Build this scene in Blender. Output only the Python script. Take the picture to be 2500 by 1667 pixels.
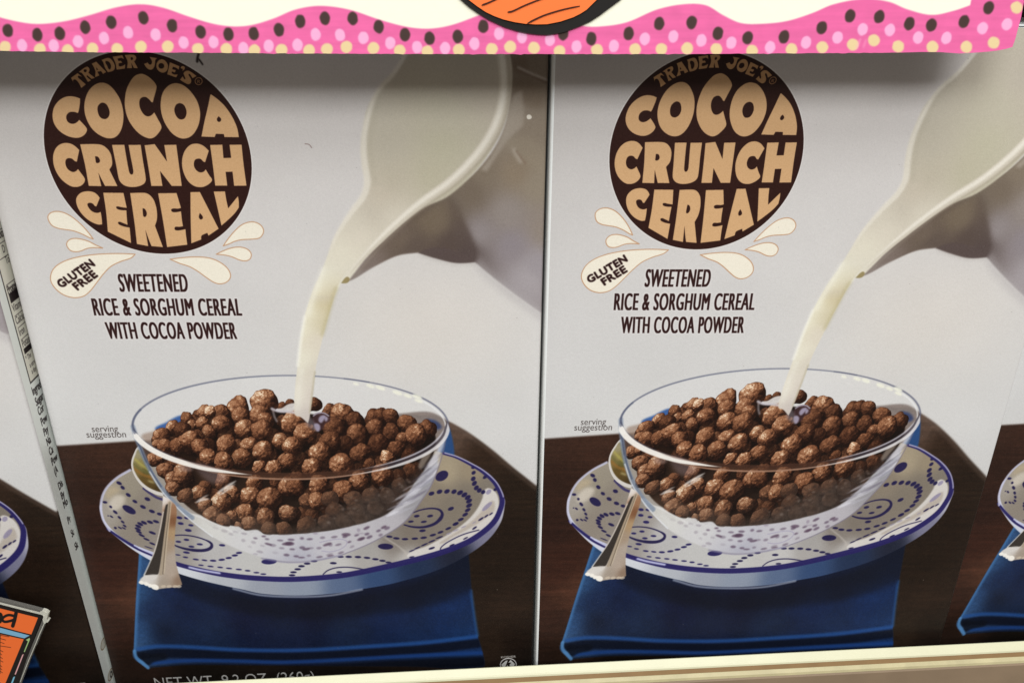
import bpy, bmesh, math, random
import numpy as np
from mathutils import Matrix, Vector

for o in list(bpy.data.objects):
    bpy.data.objects.remove(o)
scene = bpy.context.scene

# ------------------------------------------------------------------ camera, light, exposure
CAM = np.array([0.168149, -0.290361, 0.309321])
ROT = np.array([[0.9987663719834979, -0.048627950250821804, 0.01005269363526832],
                [-0.010386315898958175, -0.40254896260015965, -0.9153395310766286],
                [0.048557786574019345, 0.9141059321347492, -0.4025574321747062]])   # rows: right, down, forward
FPX, PCX, PCY = 1980.0, 1250.0, 833.5            # focal length and centre in photo pixels (2500 x 1667)
cd = bpy.data.cameras.new('camera')
cam = bpy.data.objects.new('camera', cd)
scene.collection.objects.link(cam)
cam.matrix_world = Matrix(((ROT[0][0], -ROT[1][0], -ROT[2][0], CAM[0]),
                           (ROT[0][1], -ROT[1][1], -ROT[2][1], CAM[1]),
                           (ROT[0][2], -ROT[1][2], -ROT[2][2], CAM[2]), (0, 0, 0, 1)))
cd.sensor_width = 36.0
cd.lens = FPX / 2500.0 * 36.0
cd.clip_start = 0.01
cd.clip_end = 50.0
scene.camera = cam

world = bpy.data.worlds.new('World')
scene.world = world
world.use_nodes = True
bgn = world.node_tree.nodes['Background']
bgn.inputs['Color'].default_value = (1.0, 0.91, 0.80, 1)
bgn.inputs['Strength'].default_value = 0.21

def area_lamp(name, loc, target, size, size_y, power, color):
    ld = bpy.data.lights.new(name, 'AREA')
    ld.shape = 'RECTANGLE'
    ld.size, ld.size_y, ld.energy, ld.color = size, size_y, power, color
    lo = bpy.data.objects.new(name, ld)
    scene.collection.objects.link(lo)
    lo.location = loc
    lo.rotation_euler = (Vector(target) - Vector(loc)).to_track_quat('-Z', 'Y').to_euler()
    return lo
area_lamp('ceiling_lamp', (1.00, -1.75, 1.62), (0.2, 0.0, 0.2), 0.9, 0.75, 25.0, (0.965, 0.99, 1.0))
area_lamp('ceiling_lamp', (-0.35, -1.75, 1.62), (0.2, 0.0, 0.2), 0.9, 0.75, 24.0, (0.965, 0.99, 1.0))
area_lamp('ceiling_lamp', (0.40, -0.85, 2.00), (0.2, 0.0, 0.2), 1.5, 0.8, 28.0, (0.965, 0.99, 1.0))

vs = scene.view_settings
vs.view_transform = 'Standard'
vs.look = 'None'
vs.exposure = 0.0
vs.gamma = 1.0
vs.use_curve_mapping = False

# ------------------------------------------------------------------ sizes and places
BW, BH, BD = 0.195, 0.2975, 0.056                # carton width, height, depth
SHEET_S = 8000.0                                 # print texels per metre

def euler_axes(pit, yaw):
    cp, sp, cy, sy = math.cos(pit), math.sin(pit), math.cos(yaw), math.sin(yaw)
    rz = np.array([[cy, -sy, 0], [sy, cy, 0], [0, 0, 1.0]])
    rx = np.array([[1.0, 0, 0], [0, cp, -sp], [0, sp, cp]])
    return rz @ rx

# ------------------------------------------------------------------ small print shop: draws flat print in numpy
_tabs = {}
def vnoise(x, y, seed=0):
    if seed not in _tabs:
        _tabs[seed] = np.random.default_rng(seed).random((256, 256)).astype(np.float32)
    t = _tabs[seed]
    xi = np.floor(x).astype(np.int32); yi = np.floor(y).astype(np.int32)
    fx = (x - xi).astype(np.float32); fy = (y - yi).astype(np.float32)
    fx = fx * fx * (3 - 2 * fx); fy = fy * fy * (3 - 2 * fy)
    a = t[yi & 255, xi & 255]; b = t[yi & 255, (xi + 1) & 255]
    c = t[(yi + 1) & 255, xi & 255]; d = t[(yi + 1) & 255, (xi + 1) & 255]
    return (a + (b - a) * fx) * (1 - fy) + (c + (d - c) * fx) * fy

def fbm(x, y, seed=0, octs=3):
    s, amp, tot = 0.0, 1.0, 0.0
    for k in range(octs):
        s = s + amp * vnoise(x * 2 ** k + 17.3 * k, y * 2 ** k + 9.1 * k, seed + k)
        tot += amp
        amp *= 0.55
    return s / tot

def boxblur(m, r):
    r = int(round(r))
    if r < 1:
        return m
    for ax in (0, 1):
        for _ in range(2):
            p = np.concatenate([np.repeat(m.take([0], ax), r + 1, ax), m, np.repeat(m.take([-1], ax), r, ax)], ax)
            c = np.cumsum(p, ax, dtype=np.float64)
            n = m.shape[ax]
            m = ((c.take(range(2 * r + 1, 2 * r + 1 + n), ax) - c.take(range(0, n), ax)) / (2 * r + 1)).astype(np.float32)
    return m

def spline(pts, closed=True, n=8):
    """smooth curve through points; a point with a third value is a corner"""
    P = [np.array(p[:2], float) for p in pts]
    K = [len(p) > 2 for p in pts]
    N = len(P)
    out = []
    for i in range(N if closed else N - 1):
        a, b = P[i], P[(i + 1) % N]
        pa, nb = P[(i - 1) % N], P[(i + 2) % N]
        ea = K[i] or (not closed and i == 0)
        eb = K[(i + 1) % N] or (not closed and i == N - 2)
        L = np.linalg.norm(b - a)
        if ea and eb:
            out.append(a)
            continue
        def tan(p0, p1, p2):
            d = p2 - p0
            return d / (np.linalg.norm(d) + 1e-9) * L
        ta = tan(pa, a, b) if not ea else None
        tb = tan(a, b, nb) if not eb else None
        if ta is None: ta = 2 * (b - a) - tb if False else (b - a)
        if tb is None: tb = (b - a)
        for k in range(n):
            t = k / n
            out.append((2 * t**3 - 3 * t**2 + 1) * a + (t**3 - 2 * t**2 + t) * ta + (-2 * t**3 + 3 * t**2) * b + (t**3 - t**2) * tb)
    if not closed:
        out.append(P[-1])
    return np.array(out)

def ellipse(cx, cy, rx, ry, rot=0.0, n=64):
    t = np.linspace(0, 2 * math.pi, n, endpoint=False)
    c, s = math.cos(rot), math.sin(rot)
    x, y = rx * np.cos(t), ry * np.sin(t)
    return np.stack([cx + c * x - s * y, cy + s * x + c * y], 1)

def ring_area(p):
    x, y = p[:, 0], p[:, 1]
    return 0.5 * np.sum(x * np.roll(y, -1) - np.roll(x, -1) * y)

def edges_of(polys, holes=()):
    A, B = [], []
    for group, sgn in ((polys, 1), (holes, -1)):
        for p in group:
            p = np.asarray(p, float)
            if ring_area(p) * sgn < 0:
                p = p[::-1]
            A.append(p); B.append(np.roll(p, -1, 0))
    return np.concatenate(A), np.concatenate(B)

def cover(A, B, x0, y0, w, h, sub=4):
    """area coverage of the region bounded by directed edges A->B"""
    D = np.zeros((h, w + 2), np.float64)
    ya, yb = (A[:, 1] - y0) * sub, (B[:, 1] - y0) * sub
    xa, xb = A[:, 0] - x0, B[:, 0] - x0
    for i in range(len(A)):
        if ya[i] == yb[i]:
            continue
        lo, hi = (ya[i], yb[i]) if ya[i] < yb[i] else (yb[i], ya[i])
        k0, k1 = max(0, math.ceil(lo - 0.5)), min(h * sub - 1, math.ceil(hi - 0.5) - 1)
        if k1 < k0:
            continue
        k = np.arange(k0, k1 + 1)
        x = xa[i] + (k + 0.5 - ya[i]) / (yb[i] - ya[i]) * (xb[i] - xa[i])
        sg = 1.0 if yb[i] < ya[i] else -1.0
        x = np.clip(x, 0, w)
        ix = np.floor(x).astype(int); f = x - ix
        np.add.at(D, (k // sub, ix), sg * (1 - f))
        np.add.at(D, (k // sub, ix + 1), sg * f)
    return np.clip(np.abs(np.cumsum(D, 1)[:, :w] / sub), 0, 1).astype(np.float32)

def field(points, power=1.6, eps=900.0):
    """colour field through a few (x, y, (r, g, b)) stops"""
    def f(px, py):
        num = 0.0; den = 0.0
        for x, y, c in points:
            w = 1.0 / ((px - x) ** 2 + (py - y) ** 2 + eps) ** power
            num = num + w[..., None] * (np.array(c, np.float32) / 255.0); den = den + w
        return num / den[..., None]
    return f

class Sheet:
    """a flat print on a plane in the scene; shapes are given in photo pixels and traced onto that plane"""
    def __init__(s, o, eu, ev, w, h, S, base):
        s.w, s.h, s.S = w, h, S
        s.W, s.H = int(round(w * S)), int(round(h * S))
        K = np.array([[FPX, 0, PCX], [0, FPX, PCY], [0, 0, 1.0]])
        M = np.stack([eu, ev, np.asarray(o, float) - CAM], 1)
        s.F = K @ ROT @ M                       # (u, v, 1) -> photo
        s.I = np.linalg.inv(s.F)
        s.img = np.empty((s.H, s.W, 3), np.float32)
        s.img[:] = np.array(base, np.float32) / 255.0
    def uv(s, pts):
        p = np.atleast_2d(np.asarray(pts, float))
        q = np.concatenate([p[:, :2], np.ones((len(p), 1))], 1) @ s.I.T
        return q[:, :2] / q[:, 2:]
    def tex(s, pts):
        q = s.uv(pts)
        return np.stack([q[:, 0] * s.S, (s.h - q[:, 1]) * s.S], 1)
    def photo(s, x0, y0, w, h):
        u = (np.arange(x0, x0 + w) + 0.5) / s.S
        v = s.h - (np.arange(y0, y0 + h) + 0.5) / s.S
        U, V = np.meshgrid(u, v)
        q = [s.F[k, 0] * U + s.F[k, 1] * V + s.F[k, 2] for k in range(3)]
        return (q[0] / q[2]).astype(np.float32), (q[1] / q[2]).astype(np.float32)
    def box(s, T, pad):
        x0 = max(0, int(math.floor(T[:, 0].min() - pad))); y0 = max(0, int(math.floor(T[:, 1].min() - pad)))
        x1 = min(s.W, int(math.ceil(T[:, 0].max() + pad))); y1 = min(s.H, int(math.ceil(T[:, 1].max() + pad)))
        return x0, y0, x1 - x0, y1 - y0
    def put(s, m, x0, y0, col, alpha=1.0):
        h, w = m.shape
        if callable(col):
            px, py = s.photo(x0, y0, w, h)
            c = col(px, py)
        else:
            c = np.array(col, np.float32) / 255.0
        a = (m * alpha)[..., None]
        r = s.img[y0:y0 + h, x0:x0 + w]
        r += (c - r) * a
    def mask(s, polys, holes=(), blur=0.0, tex=False):
        tp = [p if tex else s.tex(p) for p in polys]; th = [p if tex else s.tex(p) for p in holes]
        x0, y0, w, h = s.box(np.concatenate(tp), blur * 3 + 2)
        if w < 1 or h < 1:
            return None, 0, 0
        m = cover(*edges_of(tp, th), x0, y0, w, h)
        return boxblur(m, blur), x0, y0
    def fill(s, polys, col, alpha=1.0, holes=(), blur=0.0, clip=None, tex=False):
        if not isinstance(polys, list):
            polys = [polys]
        m, x0, y0 = s.mask(polys, holes, blur, tex)
        if m is None:
            return
        if clip is not None:
            m = m * clip[y0:y0 + m.shape[0], x0:x0 + m.shape[1]]
        s.put(m, x0, y0, col, alpha)
    def full(s, polys, holes=(), blur=0.0):
        M = np.zeros((s.H, s.W), np.float32)
        m, x0, y0 = s.mask(polys, holes, blur)
        M[y0:y0 + m.shape[0], x0:x0 + m.shape[1]] = m
        return M
    def stroke(s, pts, width, col, alpha=1.0, blur=0.0, clip=None):
        """width in photo pixels, one number or one per point"""
        Q = np.asarray([p[:2] for p in pts], float)
        T = s.tex(Q)
        k = s.S / 6350.0
        wd = np.broadcast_to(np.asarray(width, float), (len(T),)) * 0.5
        pad = wd.max() * k * 1.7 + 2 + blur * 3
        x0, y0, w, h = s.box(T, pad)
        if w < 1 or h < 1:
            return
        m = np.zeros((h, w), np.float32)
        PX, PY = s.photo(x0, y0, w, h)
        for i in range(len(T) - 1):
            a, b = T[i] - (x0, y0), T[i + 1] - (x0, y0)
            r = max(wd[i], wd[i + 1]) * k * 1.7 + 1.5
            bx0, bx1 = max(0, int(min(a[0], b[0]) - r)), min(w, int(max(a[0], b[0]) + r) + 2)
            by0, by1 = max(0, int(min(a[1], b[1]) - r)), min(h, int(max(a[1], b[1]) + r) + 2)
            if bx1 <= bx0 or by1 <= by0:
                continue
            X, Y = PX[by0:by1, bx0:bx1], PY[by0:by1, bx0:bx1]
            qa, d = Q[i], Q[i + 1] - Q[i]
            t = np.clip(((X - qa[0]) * d[0] + (Y - qa[1]) * d[1]) / (d @ d + 1e-9), 0, 1)
            dist = np.hypot(X - qa[0] - t * d[0], Y - qa[1] - t * d[1])
            mm = np.clip((wd[i] + (wd[i + 1] - wd[i]) * t - dist) * k + 0.5, 0, 1)
            sl = m[by0:by1, bx0:bx1]
            np.maximum(sl, mm, out=sl)
        m = boxblur(m, blur)
        if clip is not None:
            m = m * clip[y0:y0 + h, x0:x0 + w]
        s.put(m, x0, y0, col, alpha)
    def text(s, body, bl, tl, br=None, col=(0, 0, 0), bold=(0, 0), alpha=1.0, natural=1.0, halo=None, space=1.0):
        """bl, br: ends of the base line, tl: top of a capital over bl, all in photo pixels"""
        A, B, wid, cap = glyph_edges(body, space)
        p = s.tex([bl, tl] + ([br] if br is not None else []))
        upv = p[1] - p[0]
        if br is not None:
            ax = p[2] - p[0]
        else:
            L = np.linalg.norm(upv) / cap * wid * natural
            ax = np.array([1.0, 0.0]) * L
        f = lambda q: p[0] + np.outer(q[:, 0] / wid, ax) + np.outer(q[:, 1] / cap, upv)
        a, b = f(A), f(B)
        x0, y0, w, h = s.box(np.concatenate([a, b]), 6 + max(bold))
        if w < 1 or h < 1:
            return
        m = cover(a, b, x0, y0, w, h)
        m = dilate(m, *bold)
        if halo is not None:
            s.put(boxblur(dilate(m, 2, 2), 2), x0, y0, halo, 0.8)
        s.put(m, x0, y0, col, alpha)
    def image(s, name):
        im = bpy.data.images.new(name, s.W, s.H, alpha=False, float_buffer=False)
        buf = np.ones((s.H, s.W, 4), np.float32)
        buf[..., :3] = np.clip(s.img[::-1], 0, 1)
        im.pixels.foreach_set(buf.ravel())
        im.update()
        im.pack()
        return im

def dilate(m, dx, dy):
    for ax, d in ((1, dx), (0, dy)):
        if d <= 0:
            continue
        n = int(math.floor(d)); fr = d - n
        out = m.copy()
        for k in range(-n - 1, n + 2):
            if k == 0:
                continue
            sh = np.roll(m, k, ax)
            out = np.maximum(out, sh * (1.0 if abs(k) <= n else fr))
        m = out
    return m

_glyphs = {}
def glyph_edges(body, space=1.0):
    if (body, space) in _glyphs:
        return _glyphs[(body, space)]
    cu = bpy.data.curves.new('t', 'FONT')
    cu.body = body
    cu.resolution_u = 6
    cu.space_character = space
    ob = bpy.data.objects.new('t', cu)
    scene.collection.objects.link(ob)
    dg = bpy.context.evaluated_depsgraph_get()
    dg.update()
    me = ob.evaluated_get(dg).to_mesh()
    V = np.array([v.co[:2] for v in me.vertices], float).reshape(-1, 2)
    dirs = set()
    for p in me.polygons:
        vs_ = list(p.vertices)
        if p.normal.z < 0:
            vs_ = vs_[::-1]
        for i in range(len(vs_)):
            dirs.add((vs_[i], vs_[(i + 1) % len(vs_)]))
    E_ = [(a, b) for a, b in dirs if (b, a) not in dirs]
    A = V[[e[0] for e in E_]]; B = V[[e[1] for e in E_]]
    x0 = A[:, 0].min(); wid = A[:, 0].max() - x0
    A = A - (x0, 0); B = B - (x0, 0)
    ob.evaluated_get(dg).to_mesh_clear()
    bpy.data.objects.remove(ob); bpy.data.curves.remove(cu)
    cap = 0.729
    _glyphs[(body, space)] = (A, B, wid, cap)
    return _glyphs[(body, space)]

def view(x0, y0, sc):
    return lambda pts: [(x0 + p[0] * sc, y0 + p[1] * sc) + tuple(p[2:]) for p in pts]
c = 1   # corner mark
Z1 = view(100, 130, .14031); Z2 = view(340, 130, .14031); Z3 = view(100, 330, .14031); Z4 = view(340, 330, .14667)
Z5 = view(160, 450, .11478); Z6 = view(380, 450, .11478); Z7 = view(100, 500, .15309); Z8 = view(380, 520, .14032)
R1 = view(0, 0, .5421); R2 = view(0, 850, .5212); R3 = view(700, 0, .5421); R4 = view(700, 850, .5212); R5 = view(1300, 0, .5421); R6 = view(1900, 0, .5421)
Q1 = view(300, 880, .19134); Q2 = view(700, 880, .19134); Q3 = view(300, 1150, .19134); Q4 = view(700, 1150, .19134)
Q5 = view(950, 1050, .19136); Q6 = view(230, 1050, .19127); Q7 = view(310, 1200, .1594); Q8 = view(310, 1420, .38265)
PV = view(680, 120, .38264); T1 = view(0, 1440, .14479); N5 = view(330, 1550, .23384); K6 = view(1180, 1540, .12755)
X2 = view(0, 500, .287); X3 = view(60, 900, .3188); TXT = view(200, 650, .18707); MS = view(640, 650, .3189)

# ------------------------------------------------------------------ front print of the carton
def front_print():
    S = Sheet((0, 0, 0), (1, 0, 0), (0, 0, 1), BW, BH, SHEET_S, (200, 198, 198))
    px, py = S.photo(0, 0, S.W, S.H)
    # backdrop tone: greyer above, darker at the upper left, paler towards the table
    t = np.clip((py - 150) / 850.0, 0, 1)[..., None]
    top = np.array((198, 191, 187), np.float32) / 255; low = np.array((205, 203, 201), np.float32) / 255
    S.img[:] = top + (low - top) * (t ** 0.85)
    S.img += (fbm(px / 170, py / 150, 3)[..., None] - 0.5) * 0.03
    side = np.clip((330 - px) / 330, 0, 1)[..., None] * np.clip((900 - py) / 700, 0, 1)[..., None]
    S.img *= 1 - 0.05 * side
    warm = np.exp(-(((px - 1050) / 260) ** 2 + ((py - 800) / 170) ** 2))[..., None]
    S.img += warm * (np.array((6, 3, -1), np.float32) / 255)

    # ---------------- pitcher: body first
    body = spline(PV([(1300, -400, c), (1420, -100), (1480, 100), (1440, 500), (1240, 800), (900, 1000), (620, 1250), (400, 1490, c), (480, 1465), (620, 1380), (760, 1315),
                      (890, 1296, c), (1000, 1330), (1130, 1360), (1250, 1355, c), (1400, 1480), (1560, 1600), (1760, 1740, c), (1900, 1740, c), (1900, -400, c)]))
    S.fill(body, field([(1250, 180, (118, 104, 90)), (1290, 330, (134, 121, 106)), (1225, 300, (150, 139, 126)), (1180, 420, (124, 111, 96)), (1260, 420, (135, 120, 102)),
                        (1310, 450, (140, 128, 112)), (1150, 470, (112, 99, 86)), (1090, 515, (104, 92, 80)), (1040, 540, (98, 84, 72)), (960, 600, (106, 92, 82)),
                        (1090, 600, (92, 78, 72)), (1140, 620, (88, 76, 74)), (1170, 570, (138, 129, 128)), (1240, 520, (140, 130, 124)), (1250, 600, (136, 127, 130)), (1310, 650, (150, 142, 145)),
                        (880, 665, (132, 120, 114)), (1330, 560, (138, 126, 116)), (1290, 680, (160, 152, 154))], 1.6, 300.0), blur=2)
    edge = S.full([body], blur=3)
    S.fill(spline(PV([(1240, 1330), (1400, 1465), (1560, 1585), (1780, 1745), (1780, 1800), (1560, 1650), (1400, 1530)])), (176, 170, 170), 0.55, blur=12)
    # glaze reflections on its side
    S.fill(spline(PV([(1490, 60, c), (1590, 60, c), (1590, 130), (1540, 160), (1500, 130)])), (110, 94, 80), 0.8, blur=4)
    S.stroke(PV([(1535, 135), (1620, 175), (1705, 215)]), 7, (110, 92, 80), 0.9, blur=2)
    S.stroke(PV([(1530, 118), (1620, 160), (1710, 196)]), 6, (168, 158, 148), 0.8, blur=2)
    S.fill(spline(PV([(1530, 190), (1690, 230), (1700, 350), (1650, 380), (1560, 340), (1520, 260)])), (116, 100, 84), 0.55, blur=8)
    S.fill(spline(PV([(1500, 300), (1555, 260, c), (1560, 480), (1500, 540), (1420, 640), (1330, 780, c), (1290, 770, c), (1370, 660), (1440, 520)])), (160, 149, 136), 0.75, blur=4)
    S.fill(spline(PV([(1450, 610), (1520, 560), (1600, 560), (1690, 640), (1690, 790, c), (1600, 740), (1520, 660)])), (146, 134, 116), 0.5, blur=8)
    S.stroke(spline(PV([(1500, 640), (1525, 690), (1545, 720)]), False), 9, (176, 166, 154), 0.6, blur=4)
    S.stroke(PV([(1518, 650), (1548, 692), (1575, 730)]), 5, (122, 102, 86), 0.5, blur=2)
    S.fill(spline(PV([(1585, 425), (1605, 420), (1615, 440), (1590, 447)])), (225, 218, 205), 0.95)
    # dark spout shade under the rim, and the foot
    S.fill(spline(PV([(520, 1400), (760, 1190), (930, 1050), (1080, 965), (1130, 1000), (1190, 1110), (1262, 1280), (1255, 1358), (1130, 1364), (1000, 1334), (890, 1300), (760, 1318), (620, 1384)])), field([(900, 640, (118, 104, 96)), (980, 580, (104, 90, 78)), (1060, 540, (112, 98, 82)), (1100, 600, (84, 71, 64)), (1130, 630, (78, 66, 64)), (1010, 605, (90, 77, 69))], 1.6, 200.0), .85, blur=6, clip=edge)
    S.fill(spline(PV([(1100, 960), (1180, 1080), (1240, 1200), (1280, 1300), (1255, 1355, c), (1130, 1360), (1000, 1330), (890, 1296, c), (960, 1270), (1080, 1200), (1090, 1080)])), (84, 71, 66), 0.35, blur=10)
    S.fill(spline(PV([(890, 1297, c), (960, 1270), (1060, 1268), (1160, 1300), (1255, 1345, c), (1250, 1358), (1130, 1361), (1000, 1331)])), (84, 71, 68), 0.85, blur=2)
    # inside of the jug and the milk running out of the lip
    inside = spline(PV([(900, -400, c), (860, -60), (770, 120), (690, 190), (620, 280), (565, 380), (540, 500), (527, 620), (535, 740), (553, 850), (533, 930), (480, 1010),
                        (415, 1100), (355, 1200), (318, 1300), (282, 1400), (248, 1490), (222, 1570, c), (360, 1570, c), (400, 1490, c), (440, 1478), (490, 1420),
                        (560, 1330), (680, 1210), (820, 1090), (930, 1010), (1080, 940), (1240, 800), (1360, 640), (1440, 480), (1480, 300), (1490, 120), (1440, -100), (1360, -400, c)]))
    S.fill(inside, field([(960, 150, (177, 167, 152)), (1150, 180, (177, 168, 154)), (920, 260, (183, 175, 160)), (1080, 270, (182, 175, 157)), (1200, 230, (183, 173, 158)),
                          (950, 360, (181, 173, 157)), (1080, 360, (182, 176, 154)), (960, 440, (181, 172, 154)), (930, 480, (191, 180, 163)), (1050, 430, (181, 174, 152)),
                          (905, 520, (188, 179, 164)), (870, 545, (203, 195, 179)), (880, 580, (211, 202, 186)), (960, 530, (205, 197, 181)), (840, 620, (217, 210, 192)), (800, 690, (222, 218, 200)),
                          (850, 660, (211, 204, 188))], 1.4), blur=2)
    # pale rim: left and right edge
    lr = spline(PV([(900, -300), (850, -60), (740, 150), (640, 260), (590, 370), (556, 500), (543, 620), (552, 740), (566, 850), (540, 940), (480, 1020), (420, 1105), (365, 1200), (330, 1300)]), False)
    S.stroke(lr, np.interp(np.arange(len(lr)) / len(lr), [0, .3, .6, .75, .9, 1], [9, 12, 17, 15, 8, .5]), (220, 213, 200), 0.8, blur=3)
    S.stroke(spline(PV([(640, 300), (598, 480), (585, 620), (598, 760), (620, 860)]), False), 10, (172, 164, 146), 0.4, blur=6)
    rr = spline(PV([(1320, -400), (1400, -120), (1440, 110), (1440, 300), (1395, 470), (1310, 620), (1200, 750), (1080, 860), (930, 965), (810, 1060), (700, 1160), (600, 1260), (520, 1350), (455, 1430)]), False)
    S.stroke(rr, np.interp(np.arange(len(rr)) / len(rr), [0, .8, 1], [34, 19, 1]), (198, 189, 173), 0.95, blur=2)
    S.stroke(rr - (3, 1), np.interp(np.arange(len(rr)) / len(rr), [0, .75, 1], [15, 10, 1]), (224, 217, 204), 0.95, blur=3)
    S.stroke(rr + (12, 8), np.linspace(9, 2, len(rr)), (150, 138, 122), 0.5, blur=3)
    S.fill(spline(PV([(400, 1490, c), (435, 1450), (455, 1462), (440, 1488)])), (140, 124, 82), 0.9, blur=1)

    # ---------------- table
    table = spline(R2([(150, 464, c), (272, 457), (640, 432, c)])[:2] + [(40, 1095, c), (142, 1088, c), (333.6, 1075, c), (700, 1040, c), (960, 1010), (976, 1007), (1054, 1005), (1096, 1027), (1143, 1054), (1200, 1096),
                   (1252, 1140), (1307, 1184), (1400, 1262, c), (1400, 1760, c), (40, 1760, c)])
    table = spline([(-60, 1101, c), (142, 1088, c), (333.6, 1075, c), (700, 1040, c), (976, 1007, c), (1050, 1004), (1096, 1027), (1143, 1054), (1200, 1096),
                    (1252, 1140), (1307, 1184), (1420, 1278, c), (1420, 1790, c), (-60, 1790, c)])
    base = field([(150, 1110, (53, 34, 26)), (280, 1100, (56, 35, 26)), (200, 1200, (46, 28, 21)), (240, 1300, (43, 25, 19)), (280, 1400, (53, 29, 21)), (318, 1470, (77, 47, 34)), (300, 1530, (49, 29, 22)),
                  (310, 1620, (33, 21, 15)), (1060, 1015, (87, 70, 63)), (1110, 1050, (85, 66, 55)), (1180, 1110, (45, 31, 22)), (1260, 1200, (36, 25, 17)), (1240, 1300, (32, 21, 14)),
                  (1200, 1400, (30, 20, 13)), (1240, 1480, (42, 29, 21)), (1200, 1580, (39, 28, 20)), (1260, 1560, (29, 20, 15)), (1290, 1610, (22, 16, 12)), (800, 1640, (18, 13, 10)), (500, 1650, (18, 13, 9))])
    def wood(x, y):
        g = base(x, y)
        n = fbm(x / 130, y / 6, 21, 4)[..., None] - 0.5
        n2 = fbm(x / 9, y / 5, 27, 2)[..., None] - 0.5
        return g * (1 + 0.32 * n + 0.2 * n2)
    S.fill(table, wood, blur=3)
    # a soft lighter streak where the table meets the backdrop shade
    S.stroke([(1100, 1036), (1143, 1060), (1200, 1102), (1252, 1147), (1320, 1200)], 10, (110, 92, 82), 0.35, blur=5)

    # ---------------- napkin
    S.fill(spline([(1092, 1030, c), (1100, 1050), (1108, 1090), (1110, 1125, c), (1060, 1125, c)]), (38, 72, 122), 0.95, blur=2)
    nap = spline([(341, 1335, c), (337, 1400), (332, 1470), (327, 1580), (325, 1600), (334, 1612), (360, 1628), (380, 1627), (470, 1621), (700, 1623), (1000, 1625), (1178, 1628), (1180, 1600), (1166, 1550), (1152, 1450), (1142, 1330, c)])
    S.fill(nap, field([(345, 1380, (48, 81, 124)), (338, 1450, (46, 78, 118)), (333, 1540, (43, 73, 114)), (330, 1595, (64, 95, 135)), (375, 1480, (21, 33, 63)), (420, 1420, (18, 30, 65)), (450, 1480, (16, 25, 52)), (400, 1540, (16, 22, 39)),
                       (600, 1500, (16, 21, 46)), (760, 1480, (16, 19, 42)), (700, 1545, (20, 27, 49)), (520, 1555, (23, 35, 60)), (850, 1550, (22, 33, 57)), (950, 1500, (18, 32, 65)), (1080, 1480, (19, 40, 81)),
                       (1130, 1440, (18, 40, 81)), (1060, 1400, (16, 23, 42)), (1000, 1440, (15, 22, 45)), (1150, 1540, (22, 44, 81)), (1020, 1555, (22, 38, 70)), (900, 1440, (15, 19, 39)), (1140, 1360, (15, 30, 60))], 1.5), blur=2)
    napm = S.full([nap], blur=1)
    x0, y0, w_, h_ = S.box(S.tex(nap), 2)
    wx, wy = S.photo(x0, y0, w_, h_)
    wv_ = (0.5 + 0.5 * np.sin(wx * 1.9) * np.sin(wy * 2.3)) * .5 + fbm(wx / 3.5, wy / 3.0, 91, 2) * .6 + (fbm(wx / 60, wy / 35, 92, 3) - .5) * .9
    S.img[y0:y0 + h_, x0:x0 + w_] *= 1 + (0.34 * (wv_ - .55) * napm[y0:y0 + h_, x0:x0 + w_])[..., None]
    S.stroke(spline([(341, 1345), (336, 1420), (331, 1500), (327, 1585)], False), 12, (66, 114, 166), .8, blur=4, clip=napm)
    f1 = spline(Q8([(70, 425), (200, 408), (420, 412), (700, 428), (1100, 432), (1500, 412), (1900, 385), (2240, 345)]), False)
    S.stroke(f1 + (0, 17), 22, (13, 17, 30), 0.9, blur=5, clip=napm)
    S.stroke(f1, 9, (36, 78, 142), 0.75, blur=4, clip=napm)
    f2 = spline(Q8([(150, 515), (400, 498), (700, 500), (1000, 508), (1400, 492), (1800, 470), (2270, 450)]), False)
    S.stroke(f2, 9, (27, 62, 124), 0.8, blur=4, clip=napm)
    S.stroke(f2 + (0, 22), 26, (9, 12, 22), 0.95, blur=6, clip=napm)
    S.fill(spline(Q8([(80, 460), (150, 455), (260, 470), (170, 510), (135, 530), (100, 500)])), (14, 17, 26), 0.85, blur=4, clip=napm)
    S.stroke(spline(Q8([(48, 440), (60, 480), (100, 515), (135, 545)]), False), 8, (86, 138, 190), 0.85, blur=2)
    S.stroke(spline([(1150, 1440), (1158, 1500), (1166, 1550)], False), 7, (40, 84, 140), 0.6, blur=3)
    S.fill(spline([(1040, 1385), (1120, 1350), (1150, 1370), (1154, 1440), (1130, 1430), (1040, 1440)]), (16, 24, 46), 0.5, blur=14, clip=napm)

    # ---------------- plate
    rim = [(320, 1147), (285, 1167), (258, 1195), (248, 1226), (252, 1262), (270, 1288), (300, 1312.6), (336, 1333), (374.6, 1351), (434, 1374), (491, 1389), (548.7, 1400.6), (625, 1409), (720, 1412), (834, 1403.5), (929.6, 1385),
           (1025, 1362), (1084, 1344.7), (1141, 1321.7), (1179.6, 1297), (1208, 1270), (1223.6, 1241), (1227.5, 1222), (1223.6, 1203), (1208, 1176), (1179.6, 1149.5), (1151, 1132), (1112.7, 1113), (1082, 1103.6), (950, 1075), (700, 1060), (450, 1090)]
    S.fill(spline([(380, 1350), (500, 1420), (640, 1458), (760, 1464), (900, 1448), (1060, 1400), (1150, 1350), (1150, 1440), (900, 1500), (640, 1500), (440, 1440)]), (10, 12, 22), 0.55, blur=14, clip=napm)
    under = spline([(246, 1228), (249, 1262), (266, 1292), (300, 1322), (338, 1349), (390, 1378), (434, 1397), (491, 1414), (549, 1427.5), (590, 1436), (640, 1447), (723, 1452), (810, 1448), (884, 1437), (960, 1423), (1060, 1393), (1130, 1360), (1190, 1318),
                    (1222, 1275), (1232, 1235), (1231, 1215), (1180, 1148), (700, 1060), (320, 1147)])
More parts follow.
